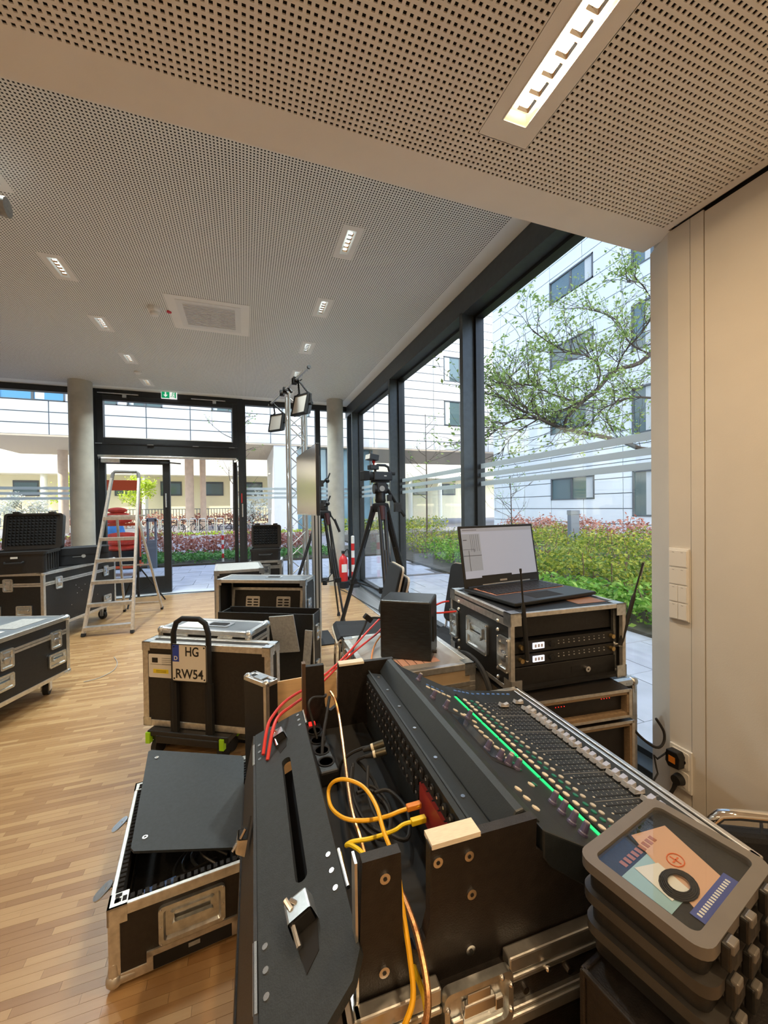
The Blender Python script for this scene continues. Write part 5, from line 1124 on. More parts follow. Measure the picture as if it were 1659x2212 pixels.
pg = thing('mains_plug', 'angular black mains plug with an orange badge in the upper socket', 'plug', (1.928, 1.315, .148+.145)); MB().prism([(-.030, -.035), (.020, -.042), (.034, -.02), (.030, .035), (-.022, .040), (-.034, .02)], -.042, 0, 'x').build('body', PLASTIC, pg, bevel=.004); MB().bx(-.0435, -.014, -.016, -.042, .016, .014).build('orange_badge', ORNC, pg)
cable('plug_lead', 'thin black lead zigzagging from the upper wall plug', [(1.90, 1.34, .32), (1.89, 1.35, .30), (1.83, 1.345, .29), (1.815, 1.35, .31), (1.81, 1.335, .26), (1.806, 1.325, .24), (1.72, 1.30, .21)], .004, RUBBER, k=1)
p2 = thing('mains_plug', 'round black angled mains plug in the lower socket', 'plug', (1.928, 1.305, .148+.05)); MB().cyl((0, 0, 0), (-.035, 0, 0), .027, .022, n=18).build('body', RUBBER, p2, smooth=True); MB().cyl((-.022, .004, -.01), (-.03, .012, -.05), .011, .008, n=10).build('strain_relief', RUBBER, p2, smooth=True)
cable('plug_lead', 'thick black lead hanging from the lower wall plug', [(1.898, 1.317, .15), (1.89, 1.325, .125), (1.87, 1.335, .105), (1.84, 1.34, .10), (1.81, 1.335, .125), (1.78, 1.32, .14), (1.74, 1.30, .12)], .008, RUBBER)
# ================================================================== MIXING DESK
OX, OY = .266, .572
MX = Matrix.Translation((-OX, -OY, 0))
def mbx(): return MB(MX)
mc = thing('mixer_case', 'open black flight case tray with bolted end panels and silver rails around the mixing desk', 'flight case', (OX, OY, 0), -2)
YA, YB = .572, 1.372
# end panels with a cable slot
def end_panel(y0, y1):
    poly = [(.150, .735), (.160, .962), (.222, .962), (.224, .83), (.228, .808), (.245, .80), (.262, .812), (.270, .84), (.272, .955), (.474, .953), (.472, .90), (.575, .832), (.70, .775), (.99, .735)]
    return mbx().prism(poly, y0, y1, 'y').build('end_panel', PANELB, mc)
end_panel(YA, YA+.018); end_panel(YB-.018, YB)
bm1 = MB().cyl((0, -.003, 0), (0, 0, 0), .0085, n=14).mesh('bolt'); bm1.materials.append(STEEL); bm2 = MB().cyl((0, -.0036, 0), (0, -.003, 0), .0035, n=6).mesh('bolt_socket'); bm2.materials.append(INK)
for x, z in ((.195, .93), (.192, .785), (.284, .93), (.34, .925), (.344, .86), (.341, .768)): o = place('bolt', bm1, mc, loc=(x-OX, YA-OY, z)); place('bolt_socket', bm2, o)
for y0 in (YA, YB-.026):
    mbx().bx(.274, y0-.002, .952, .362, y0+.030, .960).build('wood_pad', RAWW, mc)
mbx().bx(.148, YA-.001, .75, .152, YA+.022, .965).build('angle_strip', ALU, mc); mbx().bx(.148, YB-.022, .75, .160, YB+.002, .975).build('angle_strip', mat('bronze_strip', (.30, .20, .14), .3, .8), mc)
# tray with rails
T0x, T1x, T0y, T1y = .140, 1.02, .548, 1.395
mbx().bx(T0x+.01, T0y+.012, .655, T1x-.01, T1y-.012, .735).build('tray_body', PANELB, mc)
def rail(name, *b): mbx().bx(*b).build(name, ALU, mc, bevel=.003)
rail('rail', T0x, T0y, .728, .278, T0y+.022, .754); rail('rail', .40, T0y, .728, T1x, T0y+.022, .754); rail('rail', T0x, T0y-.003, .716, .278, T0y+.01, .726); rail('rail', .40, T0y-.003, .716, T1x, T0y+.01, .726)
rail('lower_rail', T0x, T0y-.008, .648, T1x, T0y+.012, .668); rail('lower_rail', T0x, T0y-.005, .668, T1x, T0y+.008, .676); rail('rail', T0x, T1y-.022, .728, T1x, T1y, .754)
rail('end_rail', T0x-.003, T0y, .70, T0x+.012, T1y, .754); rail('end_rail', T1x-.012, T0y, .70, T1x+.003, T1y, .754); rail('corner_post', T0x-.004, T0y-.004, .66, T0x+.03, T0y+.012, .725)
rb2 = mbx()
for x in (.43, .52, .61, .70, .80, .9): rb2.cyl((x, T0y-.003, .695), (x, T0y+.012, .695), .006, n=10)
for x in (.2, .47, .6): rb2.sph((x, T0y-.006, .722), .005, 8, 5)
rb2.build('rivets', STEEL, mc, smooth=True)
mbx().bx(T0x+.03, T0y+.004, .676, T1x, T0y+.012, .716).build('tray_band', PANELB, mc)
lt_ = MB(MX @ basis((.339, T0y+.0, .708), (1, 0, 0), (0, 0, 1))); o = rrect(.122, .085, .012); i = rrect(.104, .066, .010)
lt_.ring(o, i, -.004, .010); lt_.prism(i, -.004, -.002); lob = lt_.build('latch', ZINC, mc, smooth=True)
l2 = MB(MX @ basis((.339, T0y+.0, .708), (1, 0, 0), (0, 0, 1))); l2.bx(-.046, -.028, -.002, -.026, -.01, .006).bx(-.026, -.01, -.002, .03, .01, .008).bx(-.02, .01, -.002, .022, .027, .007).bx(.03, -.02, -.002, .046, .0, .006); l2.build('butterfly', STEEL, lob, bevel=.002)
r3 = MB(MX @ basis((.339, T0y+.0, .708), (1, 0, 0), (0, 0, 1)))
for x, y in ((-.056, .02), (-.056, -.03), (.056, .02), (.056, -.02), (-.02, -.037), (.04, .037)): r3.sph((x, y, .010), .0045, 8, 5)
r3.build('rivets', STEEL, lob, smooth=True)
# doghouse: inner floor, back wall
mbx().bx(.155, YA+.02, .735, .36, YB-.02, .740).build('doghouse_floor', MATTE, mc)
# trunk the tray stands on
tk = flight_case('flight_case', 'black flight trunk underneath the mixing desk tray', (OX-.125, OY-.005), -2, .86, .80, .0, .64, None, corner='brace', em=PANELB, pm=PANELB)
# rear flap folded outwards, with slot and two catches
fp_ = thing('case_flap', 'long charcoal flap with a slot and two spring catches, folded open beside the mixing desk', 'case flap', (0, 0, 0))
FR0, FR1 = Vector((.152, .566, .846)), Vector((.166, 1.30, .846)); FL0, FL1 = Vector((.008, .560, .785)), Vector((.024, 1.31, .785))
GREYP = mat('charcoal_panel', (.026, .032, .037), .55, 0, .15, 80, .3, 350)
u_ = (FR1-FR0).normalized(); v_ = (FL0-FR0); wF = v_.length; v_ = (v_-u_*v_.dot(u_)).normalized(); lF = (FR1-FR0).length
MF = basis(FR0, u_, v_)        # local x along the desk, y to the left, z up
if (MF.to_3x3() @ Vector((0, 0, 1))).z < 0: raise SystemExit('flap')
out = [(0, 0), (lF, 0), (lF+.008, .03), (lF+.015, wF), (-.015, wF), (-.06, wF*.5), (-.03, .02)]
s0, s1, sy = .165, .545, wF*.46
sl = [(s0+.012+.012*math.cos(R(a)), sy+.012*math.sin(R(a))) for a in range(270, 89, -30)]+[(s1-.012+.012*math.cos(R(a)), sy+.012*math.sin(R(a))) for a in range(90, -91, -30)]
fm = bmesh.new(); vo = [fm.verts.new((*p, 0)) for p in out]; vi = [fm.verts.new((*p, 0)) for p in sl]
eo = [fm.edges.new((vo[k], vo[(k+1) % len(vo)])) for k in range(len(vo))]+[fm.edges.new((vi[k], vi[(k+1) % len(vi)])) for k in range(len(vi))]
bmesh.ops.triangle_fill(fm, use_beauty=True, edges=eo)
ex_ = bmesh.ops.extrude_face_region(fm, geom=fm.faces[:]); bmesh.ops.translate(fm, verts=[q for q in ex_['geom'] if isinstance(q, bmesh.types.BMVert)], vec=(0, 0, -.014)); bmesh.ops.recalc_face_normals(fm, faces=fm.faces)
me = bpy.data.meshes.new('panel'); fm.to_mesh(me); fm.free(); me.transform(MF); me.materials.append(GREYP); place('panel', me, fp_)
MB(MF).bx(s0-.01, sy-.03, -.05, s1+.01, sy+.03, -.046).build('slot_backing', MATTE, fp_)
def spring_catch(u, v, rot, parent, M=MF, sc=1.0):
    Mx = M @ Matrix.Translation((u, v, 0)) @ Matrix.Rotation(R(rot), 4, 'Z') @ Matrix.Scale(sc, 4)
    b = MB(Mx); b.add([(-.022, -.02, 0), (.022, -.02, 0), (.022, .02, 0), (-.022, .02, 0), (-.02, -.018, .024), (.014, -.018, .024), (.014, .018, .024), (-.02, .018, .024)], [(0,1,5,4),(1,2,6,5),(2,3,7,6),(4,5,6,7)]); o = b.build('catch', ZINC, parent, bevel=.004)
    MB(Mx).bx(-.0215, -.016, .002, -.010, .016, .020).build('catch_mouth', MATTE, o); MB(Mx).cyl((-.008, .012, .020), (-.045, .012, .008), .004, n=8).build('catch_bolt', STEEL, o, smooth=True); MB(Mx).prism([(-.06, -.010), (-.02, -.018), (-.02, .018), (-.075, .012)], -.0005, .001).build('catch_recess', MATTE, o)
    r = MB(Mx); r.cyl((-.004, .008, .023), (.010, .012, .030), .004, n=8).cyl((.0, -.0, .023), (.006, .006, .029), .003, n=8); r.build('spring_loop', STEEL, o, smooth=True)
spring_catch(.105, wF*.50, 6, fp_, sc=1.15); spring_catch(.655, wF*.52, 6, fp_)
for u in (.02, .60): MB(MF).cyl((u, wF+.006, -.004), (u+.10, wF+.006, -.004), .005, n=8).build('hinge', STEEL, fp_, smooth=True)
for u in (.10, .655): MB(MF).cyl((u, -.004, -.004), (u+.08, -.004, -.004), .004, n=8).build('hinge', STEEL, fp_, smooth=True)
sv = MB(MF)
for u in (.03, .065, .10, .61, .645, .68): sv.cyl((u, wF-.012, 0), (u, wF-.012, .0015), .005, n=10)
for u in (.11, .145, .18, .66, .69, .72): sv.cyl((u, .016, 0), (u, .016, .0015), .005, n=10)
sv.build('rivets', STEEL, fp_, smooth=True)
# hanging outer leaf of the flap
ol_ = MB(); ol_.add([(.0, .552, .783), (.016, 1.318, .783), (-.016, 1.318, .62), (-.034, .545, .62), (.014, .552, .781), (.030, 1.318, .781), (.0, 1.318, .618), (-.020, .545, .618)], [(0,1,2,3),(4,7,6,5),(0,4,5,1),(1,5,6,2),(2,6,7,3),(3,7,4,0)]); ol_.build('hanging_leaf', PANELB, fp_)
MB().add([(-.034, .545, .635), (-.016, 1.318, .635), (-.018, 1.318, .618), (-.037, .545, .618), (-.030, .545, .635), (-.012, 1.318, .635), (-.014, 1.318, .618), (-.033, .545, .618)], [(0,1,2,3),(4,7,6,5),(0,4,5,1),(1,5,6,2),(2,6,7,3),(3,7,4,0)]).build('edge_profile', PANELB, fp_)
ML = basis((-.008, .955, .74), (.02, 1, 0), (-.19, 0, -1)); 
if (ML.to_3x3() @ Vector((0, 0, 1))).x > 0: ML = basis((-.008, .955, .74), (.02, -1, 0), (-.19, 0, -1))
spring_catch(0, 0, 90, fp_, ML, .9)
# ---- the console
cs_ = thing('mixing_desk', 'black digital mixing desk with a long row of faders and green lit meter strip', 'mixing desk', (OX, OY, 0), -2)
CY0, CY1 = .578, 1.345
CONS = mat('console_black', (.019, .024, .028), .45, 0, .1, 60, .15, 300); CONG = mat('console_ledge', (.020, .026, .031), .42, 0, .1, 60, .15, 300)
prof = [(.486, .930), (.56, .886), (.665, .828), (.775, .792), (.985, .758)]
def zs_(x):
    for (a, b), (c, d) in zip(prof, prof[1:]):
        if a <= x <= c: return b+(d-b)*(x-a)/(c-a), math.atan2(d-b, c-a)
    return (prof[0][1], -.5) if x < prof[0][0] else (prof[-1][1], -.16)
def on(x, y, h=0):
    z, a = zs_(x); u = Vector((0, 1, 0)); v = Vector((-math.cos(a), 0, -math.sin(a))); m = basis((x, y, z), u, v); return MX @ m @ Matrix.Translation((0, 0, h))
lower = [(.985, .735), (.64, .755), (.50, .86), (.486, .88)]
mbx().prism(prof+lower, CY0-.008, CY1+.008, 'y').build('control_surface', CONS, cs_, bevel=.003)
mbx().prism([(.366, .74), (.366, .918), (.378, .924), (.416, .914), (.486, .914), (.486, .80), (.60, .74)], CY0+.02, CY1-.02, 'y').build('chassis', CONS, cs_)
mbx().prism([(.416, .9145), (.447, .956), (.462, .958), (.500, .925), (.486, .9145)], YA+.02, CY1+.0, 'y').build('rear_ledge', CONG, cs_, bevel=.004)
mbx().bx(.376, YA+.02, .9195, .381, CY1, .926).build('ledge_lip', CONG, cs_)
ls_ = mbx()
for y in (.70, .83, .96, 1.08, 1.19, 1.29): ls_.cyl((.399, y, .917), (.399, y, .9215), .0045, n=10)
ls_.build('ledge_screws', STEEL, cs_, smooth=True)
mbx().bx(.980, CY0-.008, .744, .992, CY1+.008, .760).build('front_trim', ALU, cs_, bevel=.002)
# rear connectors
sk = MB(Matrix.Identity(4)).cyl((0, 0, 0), (-.005, 0, 0), .0115, n=14); skm = sk.mesh('rear_socket'); skm.materials.append(MATTE); sr = MB().cyl((-.005, 0, 0), (-.0062, 0, 0), .003, n=8).mesh('socket_contact'); sr.materials.append(SILVER)
for r_ in range(3):
    for k in range(24):
        o = place('rear_socket', skm, cs_, loc=(.366-OX, .62+k*.0295-OY, .895-r_*.034)); place('socket_contact', sr, o, loc=(0, .002, .003))
mbx().bx(.358, .69, .80, .366, .83, .872).build('network_card', mat('card_red', (.35, .035, .03), .45), cs_); mbx().ring([(0, 0)]*3, [(0, 0)]*3, 0, 0) if 0 else None
mbx().bx(.362, .88, .81, .366, .98, .86).build('rating_plate', GREYP, cs_)
# meter strip
GRN_ = mat('meter_green', (.02, .5, .1), .4, emit=(.01, .85, .22), estr=1.0); segs = [(.622, .716), (.722, .806), (.812, .896), (.902, .986), (.992, 1.076), (1.082, 1.166), (1.172, 1.256)]
mz, ma = zs_(.676)
for a, b in segs: MB(on(.670, (a+b)/2)).bx(-(b-a)/2, -.0045, 0, (b-a)/2, .0045, .002).build('meter_segment', GRN_, cs_)
MB(on(.682, .94)).bx(-.335, -.003, 0, .335, .003, .004).build('scribble_ridge', MATTE, cs_)
# channel strips
CRM = mat('key_cream', (.80, .72, .58), .5); TEAL = mat('key_green', (.02, .20, .14), .5); LGR = mat('key_grey', (.55, .52, .46), .5); BLU = mat('key_blue', (.10, .22, .55), .45); SLOT = INK
def key_mesh(m, w, l): k = MB().prism(rrect(w, l, min(w, l)*.42, 3), 0, .0025).mesh('key'); k.materials.append(m); return k
kc, kg, kl, kb3 = key_mesh(CRM, .016, .013), key_mesh(TEAL, .013, .011), key_mesh(LGR, .0125, .0125), key_mesh(BLU, .009, .012)
kw = key_mesh(CRM, .013, .016)
def put(me, M, name, parent=None):
    o = place(name, me, cs_); o.matrix_local = M; return o
cap = MB(); cap.add([(-.0085, -.018, .004), (.0085, -.018, .004), (.0085, .018, .004), (-.0085, .018, .004), (-.007, -.016, .016), (.007, -.016, .016), (.0065, -.002, .010), (-.0065, -.002, .010), (.007, .016, .016), (-.007, .016, .016)], [(0,1,5,4),(4,5,6,7),(7,6,8,9),(2,3,9,8),(0,4,7,3),(3,7,9),(1,2,6),(1,6,5),(2,8,6),(0,3,2,1)])
capm = cap.mesh('fader_cap'); capm.materials.append(SILVER); skirt = MB().bx(-.0085, -.018, .002, .0085, .018, .0045).mesh('cap_skirt'); skirt.materials.append(MATTE)
slotm = MB().bx(-.0018, -.075, 0, .0018, .075, .0008).mesh('fader_slot'); slotm.materials.append(SLOT); dotm = MB().cyl((0, 0, 0), (0, 0, .0012), .0028, n=8).mesh('slot_dot'); dotm.materials.append(LGR)
tk_ = MB()
for k in range(9): tk_.bx(.0045, -.066+k*.0165, 0, .0085, -.0652+k*.0165, .0006); tk_.bx(-.0085, -.066+k*.0165, 0, -.0045, -.0652+k*.0165, .0006)
tkm = tk_.mesh('scale_ticks'); tkm.materials.append(LGR)
ys = []; y = .622
for k in range(25):
    ys.append(y); y += .0242+(.0062 if k % 4 == 0 else 0)
for k, y in enumerate(ys):
    put(kc, on(.700, y, .0), 'mute_key'); put(kg, on(.727, y, 0), 'select_key'); put(kl, on(.749, y, 0), 'listen_key')
    put(slotm, on(.862, y, 0), 'fader_slot'); put(tkm, on(.862, y+.0, 0), 'scale_ticks'); put(dotm, on(.782, y, 0), 'slot_dot')
    xc = .918 if k != 23 else .84
    put(capm, on(xc, y, 0), 'fader_cap'); put(skirt, on(xc, y, 0), 'cap_skirt')
lnm = MB().bx(-.0005, -.145, 0, .0005, .09, .0005).mesh('group_line'); lnm.materials.append(GREYF)
for k in range(0, 24, 4): put(lnm, on(.83, ys[k]+.0155, .0004), 'group_line')
for k in range(8): put(kb3, on(.775+k*.022, 1.318, 0), 'soft_key')
for k in range(4): put(kb3, on(.70+k*.017, 1.315, 0), 'soft_key'); put(kb3, on(.565+k*.018, 1.255, 0), 'soft_key'); 
for k in range(5): put(kw, on(.553+k*.019, 1.225, 0), 'bank_key')
for k in range(2): put(kw, on(.585+k*.017, 1.09-k*.014, 0), 'bank_key'); put(kw, on(.618+k*.012, 1.085-k*.03, 0), 'bank_key')
for k in range(7): put(kw, on(.610, 1.010-k*.026, 0), 'screen_key')
for k in range(2): put(kg, on(.616, .84-k*.022, 0), 'screen_key')
for k in range(3): put(kw, on(.528, .70-k*.028, 0), 'bank_key')
put(kw, on(.60, .752, 0), 'bank_key'); put(kg, on(.615, .76, 0), 'bank_key')
MB(on(.565, .93)).bx(-.125, -.036, .0004, .125, .036, .0012).build('screen_bezel', MATTE, cs_); MB(on(.565, .93)).bx(-.105, -.026, .0012, .105, .026, .0022).build('touch_screen', mat('console_screen', (.03, .045, .07), .12, 0, spec=.8), cs_)
kn = MB().lathe([(.0095, 0), (.0092, .004), (.0075, .006), (.0065, .022), (.0055, .024)], 14).mesh('knob'); kn.materials.append(PURPLE); kt = MB().lathe([(.0056, .0235), (.0054, .0255), (.002, .0258)], 12).mesh('knob_cap'); kt.materials.append(LGR)
for x, y in ((.532, 1.262), (.520, 1.115), (.538, 1.066), (.612, 1.062), (.553, .862), (.566, .829), (.582, .817), (.596, .833), (.606, .815), (.614, .700), (.612, .670), (.610, .640), (.610, .611)):
    put(kn, on(x, y, 0), 'knob'); put(kt, on(x, y, 0), 'knob_cap')
# ---- cables in and around the doghouse
cable('network_cable', 'orange-yellow network cable looping out of the case beside the desk', [(.352, .795, .845), (.31, .800, .84), (.276, .796, .84), (.228, .789, .85), (.189, .809, .85), (.172, .869, .835), (.175, .915, .84), (.186, .906, .865), (.210, .882, .88), (.240, .845, .88), (.249, .783, .88), (.246, .728, .87), (.248, .684, .86), (.241, .635, .865), (.233, .600, .85), (.229, .560, .81), (.222, .532, .78), (.2, .52, .755), (.182, .525, .70)], .0042, YELC)
cable('network_cable', 'lemon yellow network cable looping at the case end', [(.352, .772, .83), (.31, .776, .83), (.281, .767, .83), (.227, .754, .84), (.192, .759, .84), (.180, .766, .83), (.186, .753, .84), (.198, .720, .85), (.202, .692, .85), (.211, .68, .80), (.215, .66, .75)], .0040, YELC2)
cable('network_cable', 'lemon yellow cable tail hanging over the case rail', [(.240, .60, .80), (.241, .575, .775), (.243, .54, .765), (.240, .525, .745), (.232, .520, .70), (.225, .52, .66)], .0042, YELC2)
cable('speaker_cable', 'clear copper coloured speaker cable running through the case', [(.269, 1.345, .87), (.276, 1.31, .86), (.278, 1.258, .83), (.264, 1.150, .81), (.250, 1.058, .80), (.230, .935, .80), (.222, .861, .80), (.224, .820, .79), (.23, .76, .75)], .0045, COPPER)
cable('speaker_cable', 'clear copper coloured cable pair hanging over the case end rail', [(.246, .645, .83), (.249, .615, .825), (.250, .580, .815), (.249, .545, .785), (.242, .525, .76), (.226, .52, .72), (.214, .52, .66)], .0055, COPPER)
cable('black_cable', 'black cable hanging into the case beside the far bronze strip', [(.263, 1.331, .86), (.237, 1.259, .83), (.212, 1.188, .80), (.198, 1.121, .76), (.198, 1.08, .745)], .005, RUBBER)
cable('black_cable', 'black cable arching over the far end of the case', [(.25, 1.33, .87), (.238, 1.295, .88), (.200, 1.282, .89), (.182, 1.26, .88), (.19, 1.25, .84), (.2, 1.22, .79)], .004, RUBBER)
for k, (nm, pts) in enumerate((('upper', [(.356, 1.04, .845), (.338, 1.044, .84), (.305, 1.062, .83), (.270, 1.08, .81), (.244, 1.09, .78), (.236, 1.08, .745)]), ('lower', [(.356, 1.02, .835), (.339, 1.026, .83), (.306, 1.04, .82), (.286, 1.06, .80), (.30, 1.06, .78), (.32, 1.02, .76), (.32, .96, .745)]))):
    x = thing('microphone_cable', nm+' black cable with metal connector plugged into the back of the mixing desk', 'cable', (0, 0, 0)); MB().tube(pts, .0045, 7, 5).build('lead', RUBBER, x, smooth=True)
    a = Vector(pts[0]); b = Vector(pts[1]); e = (b-a).normalized(); MB().cyl(a, a+e*.03, .010, n=12).build('connector_shell', mat('gunmetal', (.12, .11, .08), .35, .7), x, smooth=True); MB().cyl(a+e*.030, a+e*.037, .0095, n=12).build('connector_ring', mat('cream_ring', (.8, .75, .6), .4), x, smooth=True); MB().cyl(a+e*.037, a+e*.06, .0085, .005, n=10).build('boot', RUBBER, x, smooth=True)
for pts, m in (([(.356, .797, .845), (.325, .800, .842)], ORNC), ([(.356, .772, .831), (.325, .776, .830)], YELC2)): tag(MB().box((Vector(pts[0])+Vector(pts[1]))/2, (.034, .013, .012)).build('network_plug', m, bevel=.002), ('orange' if m is ORNC else 'yellow')+' network plug in the red card at the back of the desk', 'plug')
ps = thing('power_strip', 'black multi-socket power strip lying inside the case beside the desk', 'power strip', (.205, 1.20, .741), 90+2)
MB().bx(-.13, -.028, 0, .13, .028, .04).build('body', PLASTIC, ps, bevel=.006)
for k in range(4): MB().lathe([(.022, .040), (.024, .042), (.019, .042), (.017, .03)], 16, (-.085+k*.056, 0, 0)).build('outlet', MATTE, ps, smooth=True); MB().sph((-.085+k*.056, .006, .036), .003, 6, 4).build('contact', STEEL, ps)
MB().box((.12, .0, .045), (.012, .02, .008)).build('lit_switch', LEDR, ps)
tg = [(.27, 1.05, .80), (.25, .98, .77), (.26, .90, .755), (.30, .86, .75), (.33, .93, .755), (.31, 1.0, .76), (.27, 1.0, .765)]
for k in range(3): cable('black_cable', 'coiled black cable on the floor of the mixing desk case', [(x+.012*k*(-1)**k, y-.03*k, z+.012*k) for x, y, z in tg], .0045, RUBBER, group='cables coiled in the case')
red = dict(a=[(.72, 2.05, .92), (.695, 2.05, .90), (.60, 1.97, .865), (.524, 1.895, .84), (.424, 1.774, .82), (.317, 1.666, .80), (.231, 1.573, .80), (.133, 1.445, .82), (.077, 1.314, .84), (.055, 1.25, .835), (.04, 1.18, .80)],
    b=[(.70, 2.02, .88), (.658, 1.975, .85), (.531, 1.878, .82), (.411, 1.764, .80), (.299, 1.625, .79), (.222, 1.513, .80), (.141, 1.374, .83), (.094, 1.282, .852), (.07, 1.22, .845), (.05, 1.15, .80)])
cable('red_cable', 'red cable running from loudspeaker over the plywood board to the flap, upper one', red['a'], .005, REDC); cable('red_cable', 'red cable running from loudspeaker over the plywood board to the flap, lower one', red['b'], .005, REDC)
cable('red_cable', 'short red cable between loudspeaker and rack case, upper one', [(.86, 1.84, .965), (.922, 1.870, .98), (.997, 1.915, .985), (1.05, 1.94, .98)], .005, REDC); cable('red_cable', 'short red cable between loudspeaker and rack case, lower one', [(.86, 1.84, .94), (.911, 1.849, .95), (.957, 1.845, .95), (1.04, 1.84, .95)], .005, REDC)
cable('black_cable', 'black audio cable with plug hanging behind the loudspeaker over the tan case', [(.70, 2.03, .90), (.655, 2.06, .90), (.62, 2.06, .892), (.59, 2.03, .86), (.545, 2.0, .80), (.50, 1.92, .795), (.47, 1.80, .78), (.45, 1.70, .72)], .006, RUBBER); tag(MB().box((.625, 2.065, .90), (.05, .03, .03), Matrix.Rotation(R(40), 3, 'Y')).build('cable_tie', MATTE, bevel=.004), 'black knotted cable tie at the audio cable behind the loudspeaker', 'cable tie')
cable('orange_cable', 'thin orange cable beside the red cables on the tan case', [(.70, 2.0, .84), (.62, 1.92, .81), (.56, 1.80, .79), (.52, 1.66, .785), (.47, 1.56, .76)], .004, ORNC)
cable('black_hose', 'thick black cable loop beside the tan case and the rack', [(1.02, 1.9, .70), (1.035, 1.75, .76), (1.04, 1.62, .74), (1.035, 1.53, .66), (1.03, 1.50, .55)], .014, RUBBER)
# ================================================================== BOXES, FLOOR CASE, LID, PLYWOOD
XB = mat('box_black', (.016, .015, .014), .5, 0, .2, 30, .2, 200); LIDM = mat('box_lid_smoke', (.15, .138, .125), .35, 0, .06, 20); LIDD = mat('box_lid_dark', (.055, .050, .045), .4, 0, .1, 20) 
g = 'stacked plastic boxes'
for k in range(3):
    zt = .952-.047*k; names = ('top transparent-lidded plastic box of the stack, holding a leaflet and cable', 'middle black plastic box of the stack of three', 'bottom black plastic box of the stack of three')
    bxo = thing('plastic_box', names[k], 'box', (.522+.004*k, .321-.003*k, zt-.047), 12+k)
    w, d = .232, .172
    MB().prism([(x+w/2, y+d/2) for x, y in rrect(w-.02, d-.02, .016)], 0, .034).build('base', XB, bxo, smooth=True)
    rim = MB(); rim.ring([(x+w/2, y+d/2) for x, y in rrect(w, d, .022, 5)], [(x+w/2, y+d/2) for x, y in rrect(w-.036, d-.036, .012, 5)], .030, .046); rim.build('lid_rim', LIDM if k == 0 else LIDD, bxo, smooth=True, bevel=.004)
    if k == 0: MB().prism([(x+w/2, y+d/2) for x, y in rrect(w-.034, d-.034, .012, 5)], .040, .0425).build('lid_window', CLEAR, bxo)
    else: MB().prism([(x+w/2, y+d/2) for x, y in rrect(w-.034, d-.034, .012, 5)], .040, .0425).build('lid_top', LIDD, bxo)
    for u in (.035, .095, .165, .205):
        MB().bx(u, -.010, .010, u+.024, .002, .044).build('clasp', XB, bxo, bevel=.003); MB().bx(u+.002, -.013, .034, u+.020, -.004, .047).build('clasp_tab', LIDM, bxo, bevel=.002)
    if k == 0:
        MB().bx(.02, .02, .0345, w-.02, d-.02, .0350).build('inlay', XB, bxo)
        MB().bx(.03, .052, .0352, .155, .118, .0356).build('leaflet_blue', mat('leaflet_blue', (.36, .56, .62), .5), bxo)
        MB().bx(.118, .040, .0356, .196, .150, .0360).build('leaflet_salmon', mat('leaflet_salmon', (.72, .44, .30), .5), bxo) if 0 else MB().add([(.060, .028, .0358), (.150, .028, .0358), (.190, .130, .0358), (.120, .150, .0358)], [(0,1,2,3)]).build('leaflet_salmon', mat('leaflet_salmon', (.72, .44, .30), .5), bxo)
        MB().add([(.052, .022, .0362), (.165, .022, .0362), (.165, .040, .0362), (.052, .040, .0362)], [(0,1,2,3)]).build('blue_banner', mat('banner_blue', (.07, .10, .36), .5), bxo)
        tl_ = MB()
        for q in range(16): tl_.bx(.058+q*.0062, .028, .0363, .0615+q*.0062, .034, .0366)
        tl_.build('banner_print', PAPER, bxo)
        hv = MB()
        for q in range(9): hv.bx(.050+q*.011, .122, .0360, .057+q*.011, .133, .0364)
        hv.build('title_print', mat('title_rust', (.42, .16, .10), .5), bxo)
        MB().tube([(.128+.014*math.cos(t), .088+.011*math.sin(t), .0366) for t in [6.283*i/16 for i in range(17)]], .0008, 5).build('ring_mark', mat('ring_orange', (.8, .16, .04), .5), bxo); MB().bx(.120, .087, .0364, .136, .089, .0368).bx(.127, .080, .0364, .129, .096, .0368).build('ring_cross', mat('ring_orange', (.8, .16, .04), .5), bxo)
        MB().prism([(.05, .06), (.09, .055), (.10, .10), (.06, .115)], .0362, .0366).build('white_shape', PAPER, bxo)
        cc = MB()
        for q in range(5): cc.tube([(.085+(.030-q*.003)*math.cos(t), .066+(.022-q*.002)*math.sin(t), .0372+.0006*q) for t in [6.283*i/20 for i in range(21)]], .0013, 5)
        cc.build('coiled_cable', RUBBER, bxo)
bs = flight_case('flight_case', 'small black case with wooden edge under the stack of plastic boxes', (.50, .268), 10, .42, .195, .02, .785, None, corner='none', pm=PANELB, em=PANELB, tw=.006)
MB().bx(.03, .02, 0, .39, .175, .02).build('skid', RUBBER, bs); MB().bx(.02, -.004, .62, .12, -.002, .77).build('wood_inlay', PLYE, bs)
# floor case O
O = thing('floor_case', 'low open black flight case on the parquet holding black cables, partly covered by a board', 'flight case', (-.417, 1.438, 0), 5.6)
w, d, z0, z1 = .476, .625, .02, .262
for b in ((0, 0, w, .012), (0, d-.012, w, d), (0, .012, .012, d-.012), (w-.012, .012, w, d-.012)): MB().bx(b[0], b[1], z0, b[2], b[3], z1).build('side_panel', PANELB, O)
MB().bx(0, 0, z0, w, d, z0+.012).build('bottom_panel', PANELB, O)
edges(O, w, d, z0, z1, .03, ALUW, skip=('x01', 'x11', 'y01', 'y11')); edges(O, w, d, z1-.03, z1, .011, ALUW, skip=('x00', 'x10', 'y00', 'y10', 'z00', 'z10', 'z01', 'z11')); MB().bx(0, -.0028, z1-.03, w, 0, z1).build('rim_band', ALUW, O); corners(O, w, d, z0, z1, 'ball', ALUW, only=lambda x, y, z: z == z0); corners(O, w, d, z0, z1, 'brace', ALUW, only=lambda x, y, z: z == z1)
fm2 = MB()
